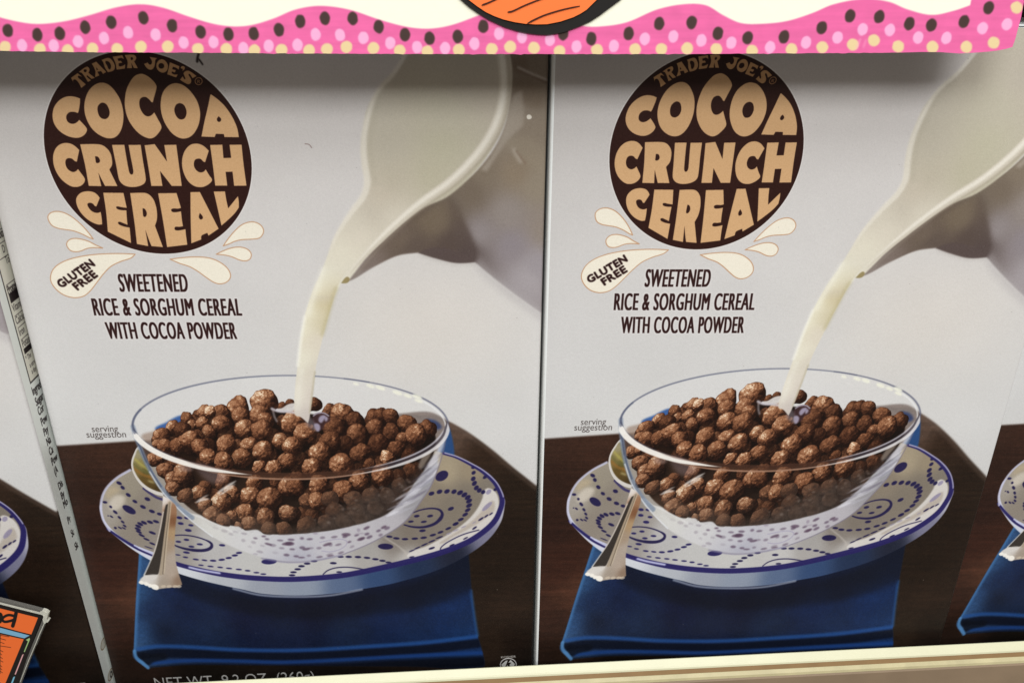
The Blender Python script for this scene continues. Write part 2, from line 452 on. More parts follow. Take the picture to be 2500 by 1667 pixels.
    S.fill(under, field([(250, 1250, (205, 205, 222)), (340, 1345, (205, 208, 220)), (440, 1390, (206, 208, 214)), (560, 1415, (178, 181, 188)), (640, 1435, (150, 154, 166)), (740, 1430, (140, 148, 164)), (840, 1425, (88, 104, 134)),
                         (920, 1410, (50, 72, 110)), (1020, 1388, (32, 46, 74)), (1110, 1355, (28, 32, 48)), (1190, 1310, (120, 118, 140)), (1228, 1240, (180, 178, 190))]), blur=1)
    S.stroke(spline([(570, 1434.5), (635, 1450), (723, 1455), (807, 1452), (884, 1438)], False), 5, (176, 182, 198), 0.6, blur=2)
    plate = spline(rim)
    S.fill(plate, field([(270, 1190, (159, 148, 132)), (262, 1240, (161, 153, 144)), (310, 1200, (146, 137, 122)), (350, 1230, (136, 126, 115)), (330, 1290, (139, 129, 118)), (400, 1290, (139, 130, 122)), (440, 1330, (154, 147, 141)),
                         (520, 1330, (182, 179, 178)), (600, 1370, (191, 189, 187)), (700, 1385, (195, 193, 190)), (830, 1385, (193, 190, 188)), (900, 1350, (162, 158, 155)), (960, 1320, (132, 123, 116)), (1040, 1290, (124, 114, 104)),
                         (1100, 1230, (125, 115, 103)), (1140, 1200, (124, 114, 102)), (1090, 1150, (162, 148, 125)), (1150, 1150, (147, 133, 112)), (1190, 1190, (124, 115, 105)), (1000, 1370, (184, 180, 177)), (480, 1200, (152, 142, 132)), (1000, 1295, (123, 113, 103)), (900, 1365, (170, 165, 161)), (1060, 1200, (134, 122, 107)), (1060, 1325, (130, 120, 110))], 1.7, 250.0), blur=1)
    pm = S.full([plate], blur=0.6)
    # window light mirrored in the glaze on the right
    S.fill(spline(Q5([(1250, 735), (1300, 740), (1370, 800), (1400, 900), (1390, 1010), (1330, 1120), (1200, 1260), (1000, 1400), (700, 1540), (300, 1640), (230, 1580), (500, 1460), (800, 1290), (1000, 1140), (1120, 1000), (1190, 860), (1210, 770)])), (214, 208, 203), 0.92, blur=2, clip=pm)
    S.fill(spline(Q5([(1320, 890), (1350, 950), (1330, 1030), (1180, 1150), (1000, 1260), (820, 1350), (650, 1440), (760, 1350), (950, 1230), (1100, 1110), (1220, 980)])), (176, 164, 152), 0.8, blur=3, clip=pm)
    S.fill(spline(Q4([(1240, 830), (1350, 890), (1480, 980), (1540, 1050), (1440, 1150), (1380, 1180), (1500, 1060), (1420, 960), (1300, 880)])), (186, 178, 170), 0.6, blur=2, clip=pm)
    S.fill(spline(Q6([(240, 850), (320, 820), (400, 860), (330, 990), (240, 1020), (190, 960)])), (206, 196, 182), 0.8, blur=6, clip=pm)
    S.fill(spline(Q6([(160, 770), (240, 720), (330, 760), (230, 830), (170, 880)])), (186, 168, 138), 0.6, blur=6, clip=pm)
    INK = (32, 27, 68)
    def dots(V, lst, col=INK, alpha=0.95):
        for x, y, rx, ry, a in lst:
            q = V([(x, y), (x + 1, y)]); k = q[1][0] - q[0][0]
            S.fill(ellipse(q[0][0], q[0][1], rx * k, ry * k, math.radians(a), 20), col, alpha, blur=0.8, clip=pm)
    dots(Q6, [(320, 670, 38, 20, 25), (365, 727, 32, 20, 40), (437, 820, 36, 20, 32), (522, 903, 34, 18, 28), (625, 972, 40, 20, 25), (740, 1028, 40, 20, 20), (838, 1062, 36, 18, 15), (682, 872, 38, 22, 22),
              (448, 1008, 95, 42, 29), (138, 915, 32, 16, 8), (212, 973, 22, 15, 40), (270, 1040, 36, 16, 38), (325, 1110, 30, 14, 40), (365, 1165, 28, 13, 38), (390, 1215, 28, 12, 35), (222, 1098, 26, 10, 32), (180, 1088, 10, 8, 0), (272, 1242, 20, 14, 25),
              (380, 1245, 30, 8, 25), (330, 1240, 30, 9, 30),
              (792, 1158, 42, 17, 18), (715, 1165, 42, 18, 20), (638, 1173, 42, 18, 25), (590, 1190, 42, 18, 28), (565, 1220, 42, 17, 25), (558, 1255, 42, 16, 25), (572, 1290, 42, 15, 25), (608, 1335, 44, 14, 25), (670, 1385, 44, 12, 22), (745, 1440, 42, 12, 22), (745, 1302, 48, 16, 20),
              (700, 1490, 60, 6, 18)])
    dots(Q3, [(725, 585, 38, 18, 10), (815, 588, 32, 14, 15), (742, 658, 38, 17, 8), (872, 680, 34, 14, 8), (838, 745, 44, 18, 8), (815, 1027, 44, 14, 8), (1270, 933, 40, 15, 5), (712, 890, 36, 13, 5), (815, 865, 36, 14, 5), (878, 952, 38, 13, 5), (985, 922, 40, 13, 5),
              (705, 1058, 34, 8, 8), (803, 1088, 36, 10, 8), (935, 1115, 40, 11, 8), (1045, 1125, 38, 10, 8), (1155, 1130, 42, 13, 3), (1265, 1118, 42, 14, -4), (1355, 1095, 40, 14, -4), (1432, 1063, 40, 14, -4), (1485, 1030, 40, 14, -4),
              (1000, 1188, 36, 9, 6), (1122, 1203, 40, 10, 6), (1245, 1215, 38, 10, 5), (1358, 1228, 40, 10, 5), (1483, 1242, 40, 10, 4), (1595, 1258, 36, 11, 4), (1707, 1283, 38, 10, 2), (1795, 1302, 38, 10, 2), (1868, 1142, 98, 36, -2)], (36, 31, 84))
    dots(Q4, [(70, 1318, 42, 13, 0), (88, 1280, 42, 13, 0), (142, 1242, 42, 14, 0), (190, 1203, 42, 15, 0), (262, 1170, 42, 15, 0), (350, 1138, 42, 15, 0), (690, 1085, 40, 13, 0), (792, 1085, 42, 15, 2), (910, 1088, 42, 15, 2), (1025, 1098, 42, 14, 4), (1132, 1116, 42, 14, 4),
              (1222, 1136, 42, 14, 4), (1300, 1158, 40, 13, 4), (1360, 1180, 34, 10, -4), (595, 1166, 44, 15, 2), (670, 1280, 38, 11, 0), (1262, 953, 98, 38, 2),
              (1312, 826, 40, 14, 5), (1400, 848, 42, 15, 5), (1510, 858, 42, 15, 0), (1635, 852, 42, 15, -3), (1748, 840, 42, 15, -6), (1865, 806, 42, 15, -14), (1962, 770, 40, 15, -18), (2062, 722, 40, 15, -22), (2155, 662, 40, 16, -26), (1732, 750, 42, 17, -5),
              (1848, 275, 38, 24, -20), (1950, 252, 38, 26, -24), (2045, 248, 38, 26, -26), (2135, 252, 36, 26, -30), (1660, 563, 36, 17, -8), (1830, 562, 38, 17, -10), (1585, 633, 36, 14, -6), (1750, 636, 38, 14, -8), (2095, 470, 40, 22, -22), (1980, 50, 88, 60, -30),
              (1595, 1088, 36, 10, -10), (1598, 1112, 36, 10, -8), (1850, 972, 42, 10, -18), (2110, 936, 36, 9, -24), (2140, 1246, 50, 10, -8)])
    dots(Q5, [(905, 788, 42, 26, -32), (960, 815, 42, 26, -35), (1003, 850, 42, 26, -35), (1020, 895, 42, 24, -32), (1020, 952, 42, 24, -28), (1003, 1010, 40, 20, -28), (970, 1068, 40, 20, -28), (915, 1130, 40, 18, -24), (848, 1188, 40, 18, -22),
              (1075, 465, 30, 22, -20), (1078, 535, 30, 22, -40), (1073, 612, 34, 26, -45), (1088, 670, 38, 26, -45), (1113, 727, 36, 26, -45), (1150, 760, 34, 26, -40), (1200, 782, 30, 24, -40), (1225, 590, 34, 20, -35), (1355, 750, 26, 18, -30),
              (640, 1360, 50, 10, -20), (545, 1408, 50, 10, -22), (450, 1452, 50, 10, -24), (360, 1494, 45, 9, -24), (290, 1530, 40, 8, -22)])
    dots(Q5, [(1250, 965, 85, 26, -42), (1270, 780, 40, 26, -40)], (140, 132, 160), 0.8)
    dots(Q5, [(1172, 1125, 42, 12, -34), (1240, 1088, 34, 10, -36), (1300, 1060, 30, 9, -34), (1090, 1240, 36, 12, -34), (975, 1370, 36, 9, -28), (800, 1458, 34, 9, -24), (545, 1500, 40, 10, -18)])
    dots(Q5, [(1085, 1170, 30, 8, -30), (950, 1225, 36, 9, -22), (850, 1268, 40, 10, -20), (760, 1310, 40, 9, -20)], (150, 142, 160), 0.8)
    # the faces' rings
    S.stroke(spline(Q3([(640, 812), (760, 805), (900, 820), (1040, 860), (1130, 910), (1130, 960), (1060, 995), (940, 1000), (800, 980), (700, 950), (640, 925)]), False), np.concatenate([np.linspace(2.5, 3, 25), np.linspace(3, 8, 15), np.linspace(8, 7, 20), np.linspace(6, 2.5, 21)]), INK, 0.95, blur=0.6, clip=pm)
    S.stroke(spline(Q4([(1610, 520), (1720, 482), (1850, 465), (1950, 485), (1985, 540), (1950, 610), (1870, 670), (1740, 705), (1600, 700), (1500, 675)]), False), np.concatenate([np.linspace(2.5, 4, 20), np.linspace(4, 9, 20), np.linspace(8, 3, 33)]), INK, 0.95, blur=0.6, clip=pm)
    S.stroke(spline(Q4([(465, 1310), (520, 1262), (620, 1228), (760, 1218), (900, 1232), (1010, 1255)]), False), 2.6, INK, 0.95, blur=0.6, clip=pm)
    S.stroke(spline(Q5([(700, 1530), (655, 1515), (690, 1460), (800, 1390), (950, 1320), (1145, 1265)]), False), 2.6, INK, 0.9, blur=0.6, clip=pm)
    S.stroke(spline(Q6([(635, 735), (720, 800), (800, 850), (890, 880)]), False), 6, (50, 44, 92), 0.85, blur=1, clip=pm)
    # blue rim band, thick in front, thin behind
    fr = spline([(262, 1290), (300, 1316), (336, 1337), (374.6, 1353), (434, 1375), (491, 1389.5), (548.7, 1400.6), (625, 1409), (720, 1412), (834, 1403.5), (929.6, 1385), (1025, 1362), (1084, 1344.7), (1141, 1321.7), (1179.6, 1297),
                 (1208, 1270), (1222, 1241), (1226, 1222), (1222, 1203), (1207, 1176), (1179.6, 1150.5), (1151, 1133), (1112.7, 1114), (1082, 1104.6)], False)
    n = len(fr)
    wd = np.interp(np.arange(n) / n, [0, .1, .25, .5, .65, .75, .85, .95, 1], [5, 8, 12, 14, 13, 12, 10, 6, 6])
    S.stroke(fr, wd, (38, 33, 90), 0.97, blur=1)
    S.stroke(fr[int(.76 * n):] + (4, -1), 3, (196, 192, 210), 0.8, blur=1)
    S.stroke(spline([(318, 1146), (285, 1166), (258, 1194), (247, 1226), (251, 1264), (268, 1294)], False), 6, (196, 196, 218), 0.85, blur=1)
    S.stroke(spline(Q3([(150, 940), (260, 995), (400, 1055)]), False), 3.5, (206, 208, 232), 0.9, blur=1)
    S.stroke(spline(Q3([(850, 1215), (1000, 1250), (1240, 1290)]), False), 4.5, (206, 208, 238), 0.9, blur=1.5)
    S.stroke(spline(Q6([(570, 1490), (680, 1530), (760, 1560)]), False), 4, (206, 208, 232), 0.8, blur=1)

    # ---------------- spoon bowl behind the glass
    S.fill(spline(Q6([(565, 200), (510, 290), (476, 400), (488, 510), (556, 640), (656, 742), (780, 808), (878, 834, c), (890, 790), (800, 640), (720, 520), (640, 370), (590, 230)])), (206, 200, 194))
    sp = spline(Q6([(572, 240), (528, 310), (500, 410), (512, 500), (580, 620), (680, 712), (790, 765), (878, 790, c), (880, 770), (800, 640), (720, 520), (640, 370)]))
    S.fill(sp, field([(335, 1110, (150, 140, 110)), (345, 1130, (138, 126, 78)), (335, 1150, (120, 100, 58)), (360, 1150, (90, 84, 46)), (375, 1160, (130, 92, 40)), (352, 1165, (92, 72, 36)), (370, 1185, (84, 66, 34)), (385, 1195, (66, 50, 28))], 1.6, 60.0), blur=1)
    spm = S.full([sp])
    for pts, col in (([(520, 360), (600, 430), (700, 500)], (176, 166, 84)), ([(510, 420), (600, 500), (740, 540)], (102, 100, 56)), ([(520, 490), (620, 560), (760, 600)], (150, 104, 48)), ([(700, 640), (760, 660)], (170, 158, 110))):
        S.stroke(spline(Q6(pts), False), 5, col, 0.7, blur=3, clip=spm)

    # ---------------- what stands in the glass bowl
    rimE = ellipse(709, 1037, 385, 123, 0.0, 160)
    bowl = spline([(324, 1031, c), (338, 1080), (367, 1150), (395.7, 1194), (432, 1234), (472, 1272), (520, 1309), (577, 1337), (644, 1360), (683, 1367), (735, 1369), (785, 1363), (834, 1353), (891, 1330), (939, 1305), (987, 1272), (1025, 1224),
                   (1054, 1179), (1080, 1105), (1094, 1037, c), (1030, 960), (900, 930), (709, 1000), (520, 940), (380, 970)])
    bm = S.full([bowl], blur=0.8)
    S.fill([rimE], (226, 224, 222), 0.22)
    S.fill(bowl, (206, 203, 203), 0.16)
    S.fill(spline(Q1([(420, 880), (560, 780), (760, 690), (900, 760), (640, 900)])), (44, 82, 146), 0.9, blur=3)
    S.fill(spline(Q2([(1760, 760), (1850, 740), (1960, 800), (1970, 860), (1860, 860)])), (36, 52, 96), 0.8, blur=4)
    S.fill(spline(Q1([(240, 960), (360, 905), (440, 900), (420, 1010), (330, 1030)])), (150, 126, 110), 0.7, blur=4)
    # dark mass between the puffs
    heap = spline([(376, 1080), (405, 1055), (450, 1034), (495, 1012), (560, 1004), (620, 1000), (700, 1000), (790, 1012), (880, 1022), (960, 1026), (1040, 1045), (1062, 1060), (1060, 1100), (1040, 1170), (1010, 1215), (960, 1250), (900, 1272),
                   (815, 1292), (757, 1299), (673, 1303), (629, 1294), (583, 1284), (514, 1266), (460, 1235), (410, 1180), (380, 1120)])
    S.fill(heap, field([(420, 1100, (43, 25, 16)), (600, 1060, (28, 15, 11)), (800, 1080, (25, 14, 10)), (1000, 1100, (23, 14, 11)), (500, 1200, (51, 34, 24)), (700, 1200, (33, 21, 15)), (640, 1280, (60, 46, 37)), (760, 1260, (43, 33, 26)), (880, 1220, (46, 36, 31)), (980, 1180, (49, 39, 37))]), blur=2)
    heapm = S.full([heap], blur=2)

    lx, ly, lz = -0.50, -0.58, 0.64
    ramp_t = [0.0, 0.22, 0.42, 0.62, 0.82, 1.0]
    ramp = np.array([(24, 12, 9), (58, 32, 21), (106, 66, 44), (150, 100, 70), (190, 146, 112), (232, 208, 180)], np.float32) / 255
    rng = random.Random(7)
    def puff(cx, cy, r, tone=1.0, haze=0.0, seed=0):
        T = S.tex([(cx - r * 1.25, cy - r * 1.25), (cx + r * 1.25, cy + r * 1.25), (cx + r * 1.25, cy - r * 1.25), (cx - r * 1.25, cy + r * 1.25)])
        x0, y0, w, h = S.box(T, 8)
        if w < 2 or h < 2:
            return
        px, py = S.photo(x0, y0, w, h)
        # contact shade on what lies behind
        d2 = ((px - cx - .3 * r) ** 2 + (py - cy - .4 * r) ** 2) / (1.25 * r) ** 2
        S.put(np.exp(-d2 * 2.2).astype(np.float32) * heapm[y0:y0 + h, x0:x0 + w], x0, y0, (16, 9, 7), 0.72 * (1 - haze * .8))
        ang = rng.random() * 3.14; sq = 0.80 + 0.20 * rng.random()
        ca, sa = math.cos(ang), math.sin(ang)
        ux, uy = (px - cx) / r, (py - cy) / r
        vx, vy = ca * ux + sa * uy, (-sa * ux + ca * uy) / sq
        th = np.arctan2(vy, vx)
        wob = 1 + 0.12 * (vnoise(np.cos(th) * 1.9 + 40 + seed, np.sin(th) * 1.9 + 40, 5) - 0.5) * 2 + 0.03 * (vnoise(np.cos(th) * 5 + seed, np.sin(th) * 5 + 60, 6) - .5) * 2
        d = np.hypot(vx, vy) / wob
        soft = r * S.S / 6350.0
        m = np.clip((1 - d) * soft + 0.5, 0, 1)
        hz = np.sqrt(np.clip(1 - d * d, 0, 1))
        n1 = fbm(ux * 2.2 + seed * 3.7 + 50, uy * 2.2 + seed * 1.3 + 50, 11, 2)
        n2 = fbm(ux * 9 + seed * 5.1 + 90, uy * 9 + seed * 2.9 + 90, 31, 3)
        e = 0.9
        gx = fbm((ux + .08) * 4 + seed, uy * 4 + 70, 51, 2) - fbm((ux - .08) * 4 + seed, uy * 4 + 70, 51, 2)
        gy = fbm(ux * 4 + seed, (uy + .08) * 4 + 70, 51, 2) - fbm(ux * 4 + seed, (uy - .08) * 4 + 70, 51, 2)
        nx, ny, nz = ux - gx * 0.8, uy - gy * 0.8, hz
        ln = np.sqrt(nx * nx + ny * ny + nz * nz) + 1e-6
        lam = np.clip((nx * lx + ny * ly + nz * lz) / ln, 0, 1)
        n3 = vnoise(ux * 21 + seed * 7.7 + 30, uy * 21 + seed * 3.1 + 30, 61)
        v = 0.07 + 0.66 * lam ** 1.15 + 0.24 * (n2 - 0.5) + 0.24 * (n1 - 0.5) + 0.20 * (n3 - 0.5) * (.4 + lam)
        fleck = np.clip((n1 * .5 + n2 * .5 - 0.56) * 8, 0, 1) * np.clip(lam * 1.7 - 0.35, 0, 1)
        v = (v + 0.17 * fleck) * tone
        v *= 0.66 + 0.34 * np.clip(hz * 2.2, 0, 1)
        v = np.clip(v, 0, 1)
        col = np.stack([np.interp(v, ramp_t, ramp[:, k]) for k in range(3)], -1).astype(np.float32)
        if haze:
            hc = np.array((112, 98, 86), np.float32) / 255
            col = col + (hc - col) * haze * .45
        a = m[..., None].astype(np.float32)
        rg = S.img[y0:y0 + h, x0:x0 + w]
        rg += (col - rg) * a
    # filler puffs lying deeper in the heap
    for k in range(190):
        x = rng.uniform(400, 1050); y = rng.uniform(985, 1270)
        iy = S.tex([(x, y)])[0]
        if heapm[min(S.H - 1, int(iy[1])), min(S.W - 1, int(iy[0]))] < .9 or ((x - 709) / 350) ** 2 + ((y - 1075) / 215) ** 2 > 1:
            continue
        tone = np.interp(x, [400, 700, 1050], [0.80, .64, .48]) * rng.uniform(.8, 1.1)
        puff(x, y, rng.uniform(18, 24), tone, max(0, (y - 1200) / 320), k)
    P = []
    def add(V, lst):
        for it in lst:
            q = V([(it[0], it[1])])[0]
            P.append((q[0], q[1], it[2] * .19134 * 1.1, it[3] if len(it) > 3 else 1.0, it[4] if len(it) > 4 else 0.0))
    add(Q1, [(820, 740, 92, .8), (2040, 575, 62, .7), (2140, 530, 60, .7), (890, 820, 78), (640, 850, 98), (760, 880, 105, .55), (1040, 655, 98, 1.15), (1480, 600, 145), (1250, 660, 118, .95), (1115, 645, 72, 1.5), (1020, 790, 84, 1.15), (1510, 700, 112), (1810, 520, 155, 1.12),
             (1260, 800, 122, .95), (1760, 690, 132), (1830, 745, 112, .9), (490, 965, 122, .85), (450, 1060, 70), (540, 1090, 104, .9), (700, 1080, 92, .8), (1100, 905, 92), (960, 985, 100, .7), (870, 1000, 132, 1.1),
             (1560, 870, 122, 1.1), (1780, 885, 132), (1090, 1080, 110, .5), (990, 1090, 110, .85), (1325, 1070, 126, 1.05), (1620, 1070, 112, 1.1), (1790, 1150, 128, 1.05), (2020, 1010, 100, 1.15), (2130, 1080, 102), (2150, 770, 115, .95), (1520, 1230, 126), (1100, 1235, 112), (1290, 1295, 140, .95),
             (2070, 1265, 114), (1750, 1345, 95, 1.1), (1930, 1365, 104), (410, 1250, 96, .9), (480, 1240, 60, 1.0), (550, 1390, 116, 1.0, .08), (770, 1415, 128, 1.05, .08), (640, 1500, 90, 1.0, .12)])
    add(Q2, [(350, 545, 96, .6), (540, 640, 98, .75), (800, 680, 80, .7), (720, 668, 142, .95), (880, 750, 112, .55), (1110, 730, 125, .6), (1200, 685, 100, .6), (1330, 695, 98, .7), (1540, 795, 126, .8), (1790, 865, 118, .7), (1130, 850, 115, .85), (1340, 915, 122, .6), (1480, 990, 88, .85), (1650, 940, 134, .95),
             (90, 775, 152, 1.1), (610, 862, 145, .7), (250, 920, 138, 1.05), (910, 935, 146, .75), (760, 1050, 112, .5), (560, 1015, 135, .75), (1170, 1055, 132, .5), (1400, 1110, 112, .65), (80, 1080, 120, 1.0), (430, 1170, 136, 1.05), (940, 1165, 130, .85), (1290, 1235, 106, 1.15), (1560, 1200, 90, .4), (30, 1262, 96, .9),
             (710, 1330, 146, .95), (330, 1352, 126, 1.0), (1060, 1320, 84, .6), (1600, 1400, 110, .5, .1), (1230, 1425, 138, 1.0), (1420, 1480, 100, .5, .1), (930, 1512, 118, 1.0)])
    add(Q3, [(760, 45, 118, 1.05, .08), (1290, 120, 116, .85, .1), (1680, 140, 104, 1), (640, 210, 88, 1.0, .2), (980, 275, 116, 1.05, .1), (800, 300, 102, .85, .4), (1400, 285, 116, 1.0, .08), (1630, 310, 118, 1.1, .08), (1250, 385, 136, 1.25, .12), (1870, 335, 146, .95, .08), (2110, 185, 118, 1.0), (1050, 425, 92, 1.0, .3),
             (1560, 525, 118, 1.1, .15), (2095, 520, 104, .95, .3), (1400, 560, 72, 1.1, .2), (1150, 560, 120, .9, .45), (1820, 585, 124, .9, .25), (1290, 625, 92, .8, .55), (1620, 665, 100, .95, .45), (2060, 725, 108, .7, .6), (1860, 720, 92, .6, .65), (1480, 690, 60, .8, .6)])
    add(Q4, [(120, 190, 118, .8), (410, 165, 130, 1.05), (930, 118, 118, 1.0), (1220, 40, 136, .95), (730, 242, 132, .95), (260, 370, 96, .7, .3), (400, 370, 116, 1.0, .1), (30, 530, 92, 1.05, .3), (560, 340, 110, .5, .55), (860, 350, 118, .5, .7), (1080, 310, 110, .45, .7), (620, 510, 112, .4, .7), (900, 520, 110, .4, .75), (1130, 460, 96, .4, .75), (250, 680, 120, .6, .65), (500, 640, 100, .4, .75), (720, 620, 100, .35, .8), (950, 610, 80, .35, .8), (1280, 300, 96, .4, .6), (1440, 160, 90, .4, .6)])
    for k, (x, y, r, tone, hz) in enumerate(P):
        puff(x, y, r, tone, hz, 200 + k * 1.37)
    # milk-clouded lower right of the heap
    murk = spline([(700, 1312), (760, 1282), (820, 1250), (880, 1218), (940, 1192), (1000, 1170), (1050, 1140), (1040, 1185), (1000, 1235), (940, 1270), (860, 1296), (760, 1312)])
    S.fill(murk, lambda x, y: (np.array((70, 59, 53), np.float32) / 255) * (0.6 + 0.8 * fbm(x / 13, y / 10, 77, 3))[..., None], .62, blur=14, clip=heapm)
    S.fill(spline([(470, 1225), (560, 1255), (660, 1270), (660, 1312), (560, 1300), (480, 1262)]), (150, 128, 112), .16, blur=12, clip=heapm)
    for k in range(60):
        x = rng.uniform(760, 1020); y = 1285 - (x - 760) * .42 + rng.uniform(-48, 14)
        S.fill(ellipse(x, y, rng.uniform(2, 6), rng.uniform(1.5, 4), rng.uniform(-.6, .2), 10), (44, 33, 31) if k % 2 else (120, 106, 98), rng.uniform(.2, .55), blur=1.5, clip=heapm)
    # splash of milk round the stream and a wet puff
    S.fill(spline(Q1([(1960, 615), (2040, 590), (2110, 545), (2195, 530), (2230, 560), (2195, 620), (2100, 640), (2010, 640)])), (206, 200, 196), 0.95, blur=1)
    S.stroke(spline(Q1([(1905, 600), (1980, 630), (2120, 640), (2200, 650)]), False), 6, (196, 190, 196), 0.85, blur=2)
    S.stroke(spline(Q1([(1920, 620), (1940, 700), (1970, 760)]), False), 5, (170, 160, 162), 0.6, blur=2)
    S.fill(spline(Q2([(370, 660), (470, 650), (540, 690), (560, 750), (500, 790), (460, 860), (400, 880), (350, 790), (335, 720)])), (60, 38, 40), 0.9, blur=1)
    for pts in ([(440, 690), (500, 690), (480, 740), (440, 780), (410, 740)], [(360, 790), (420, 800), (430, 860), (400, 890), (360, 840)], [(500, 700), (530, 720), (500, 760)]):
        S.fill(spline(Q2(pts)), (168, 160, 182), 0.85, blur=1.5)
    S.stroke(spline(Q2([(345, 690), (400, 655), (480, 655), (540, 690)]), False), 3, (186, 180, 196), 0.8, blur=1)
    S.fill(spline(Q2([(260, 700), (320, 720), (400, 880), (330, 860), (250, 800)])), (150, 140, 150), 0.45, blur=4)

    # ---------------- milk in the bottom of the bowl, seen through the glass
    milk = spline([(436, 1236), (468, 1251), (490, 1256), (514, 1269), (549, 1282), (583, 1283), (598, 1292), (629, 1291), (644, 1301), (673, 1303), (720, 1302), (757, 1299), (815, 1292), (863, 1281), (901, 1271), (949, 1250), (985, 1215), (1010, 1180),
                   (1040, 1140), (1066, 1110), (1056, 1176), (1026, 1224), (988, 1272), (940, 1305), (892, 1330), (835, 1353), (785, 1363), (735, 1368), (683, 1366), (644, 1359), (577, 1336), (520, 1308), (472, 1271)])
    S.fill(milk, field([(460, 1250, (200, 197, 191)), (520, 1290, (212, 210, 206)), (600, 1320, (208, 206, 207)), (700, 1330, (200, 198, 203)), (800, 1325, (194, 191, 197)), (880, 1300, (190, 186, 191)), (950, 1270, (184, 179, 185)), (1000, 1220, (150, 147, 151)), (1040, 1160, (150, 149, 155)), (720, 1362, (170, 169, 183))]), 0.96, blur=2)
    mm = S.full([milk], blur=2)
    for row, (yc, n_, sag) in enumerate(((1306, 17, 34), (1327, 15, 36), (1347, 10, 26))):
        for k in range(n_):
            t_ = (k + .5) / n_ * 2 - 1
            x, y = 735 + t_ * (225 - row * 45) + rng.uniform(-6, 6), yc + 10 - sag * t_ * t_ + rng.uniform(-4, 4)
            S.fill(ellipse(x, y, rng.uniform(5, 9), rng.uniform(2.5, 4), -.45 * max(0, t_) + .3 * max(0, -t_), 14), (92, 74, 94), rng.uniform(.3, .75) * (1 if t_ > -.5 else .4), blur=1.8, clip=mm)
    for k in range(12):
        x, y = rng.uniform(560, 1000), rng.uniform(1275, 1362)
        S.fill(ellipse(x, y, rng.uniform(4, 13), rng.uniform(2, 5), rng.uniform(-.6, .1) if x > 800 else rng.uniform(-.1, .4), 16), (138, 124, 142) if k % 3 else (98, 80, 100), rng.uniform(.25, .6), blur=2.5, clip=mm)
    for V, x, y, rx, ry, a in ((Q4, 760, 800, 60, 22, 0), (Q4, 1020, 715, 45, 18, -25), (Q4, 1240, 705, 40, 18, -25), (Q4, 950, 855, 55, 20, -20), (Q4, 520, 925, 60, 18, -18), (Q4, 40, 915, 60, 26, 0), (Q3, 2100, 915, 70, 22, -5), (Q3, 1860, 920, 50, 14, 15), (Q3, 1800, 820, 30, 12, 0), (Q4, 190, 1092, 46, 10, 0), (Q4, 560, 1072, 46, 10, -8), (Q4, 250, 985, 50, 16, -8)):
        q = V([(x, y)])[0]
        S.fill(ellipse(q[0], q[1], rx * .19, ry * .19, math.radians(a), 20), (78, 56, 76), 0.7, blur=2, clip=mm)
    S.stroke(spline(Q4([(420, 900), (560, 870), (700, 860), (770, 900), (700, 980), (560, 1020), (450, 1010)]), False), 2, (150, 140, 170), 0.6, blur=1, clip=mm)
    S.stroke(spline(Q3([(700, 440), (950, 560), (1150, 640), (1400, 760)]), False), 3, (228, 225, 226), 0.6, blur=2, clip=mm)
    # grazing reflections on the right flank of the glass
    for k in range(58):
        t = k / 58
        a = np.array(Q4([(1300 + 560 * t, 560 - 640 * t)])[0]); ln = rng.uniform(20, 55)
        a += (rng.uniform(-12, 18), rng.uniform(-14, 14))
        b_ = a + (ln, -ln * (.42 + .5 * t))
        S.stroke([a, (a * 2 + b_) / 3, (a + b_ * 2) / 3, b_], np.array([.4, 1, 1, .4]) * rng.uniform(2.5, 7), rng.choice([(220, 218, 226), (196, 194, 206), (92, 84, 100), (150, 148, 164), (232, 230, 236)]), rng.uniform(.2, .5), blur=2, clip=bm)
    S.fill(spline(Q2([(1750, 1180), (1820, 1150), (1850, 1160), (1790, 1270), (1710, 1370), (1680, 1340)])), (150, 136, 124), 0.7, blur=3, clip=bm)
    S.fill(spline(Q2([(1960, 960), (2040, 880), (2030, 980), (1960, 1180), (1860, 1330), (1800, 1330), (1900, 1150)])), (206, 202, 206), 0.75, blur=4, clip=bm)
    # window mirrored on the left flank
    for pts, wdt in (([(1215, 265), (1330, 190), (1450, 110)], 7), ([(1230, 300), (1340, 225), (1440, 150)], 4), ([(930, 390), (1020, 355), (1110, 340)], 5), ([(960, 365), (1040, 320), (1100, 290)], 3)):
        q = spline(Q3(pts), False)
        S.stroke(q, wdt * np.interp(np.arange(len(q)) / (len(q) - 1), [0, .2, .7, 1], [.4, 1, 1, .2]), (226, 220, 214), 0.75, blur=1.5)
    S.fill(spline(Q1([(950, 1320), (1200, 1380), (1310, 1420), (1330, 1500), (1200, 1560), (1050, 1500)])), (150, 132, 140), 0.35, blur=8)
    S.fill(spline(Q1([(720, 1340), (800, 1320), (900, 1360), (880, 1400), (760, 1400)])), (170, 150, 146), 0.4, blur=4)
    # left glass wall
    S.stroke(spline([(325, 1040), (340, 1085), (368, 1148), (397, 1192), (433, 1232), (470, 1262)], False), 11, (116, 130, 152), 0.75, blur=2)
    S.stroke(spline([(327, 1048), (344, 1094), (370, 1148), (394, 1186)], False), 4, (66, 74, 98), 0.6, blur=1)
    S.stroke(spline([(366, 1150), (396, 1197), (432, 1236), (472, 1272), (520, 1308)], False), 3, (226, 228, 232), 0.7, blur=1)
    S.stroke(spline([(1094, 1040), (1081, 1105), (1055, 1178), (1026, 1224), (988, 1272), (940, 1305), (892, 1330), (835, 1353)], False), 2.6, (120, 112, 130), 0.7, blur=1)
    S.stroke(spline([(640, 1361), (700, 1370), (760, 1368), (834, 1354)], False), 4, (130, 124, 150), 0.7, blur=1.5)

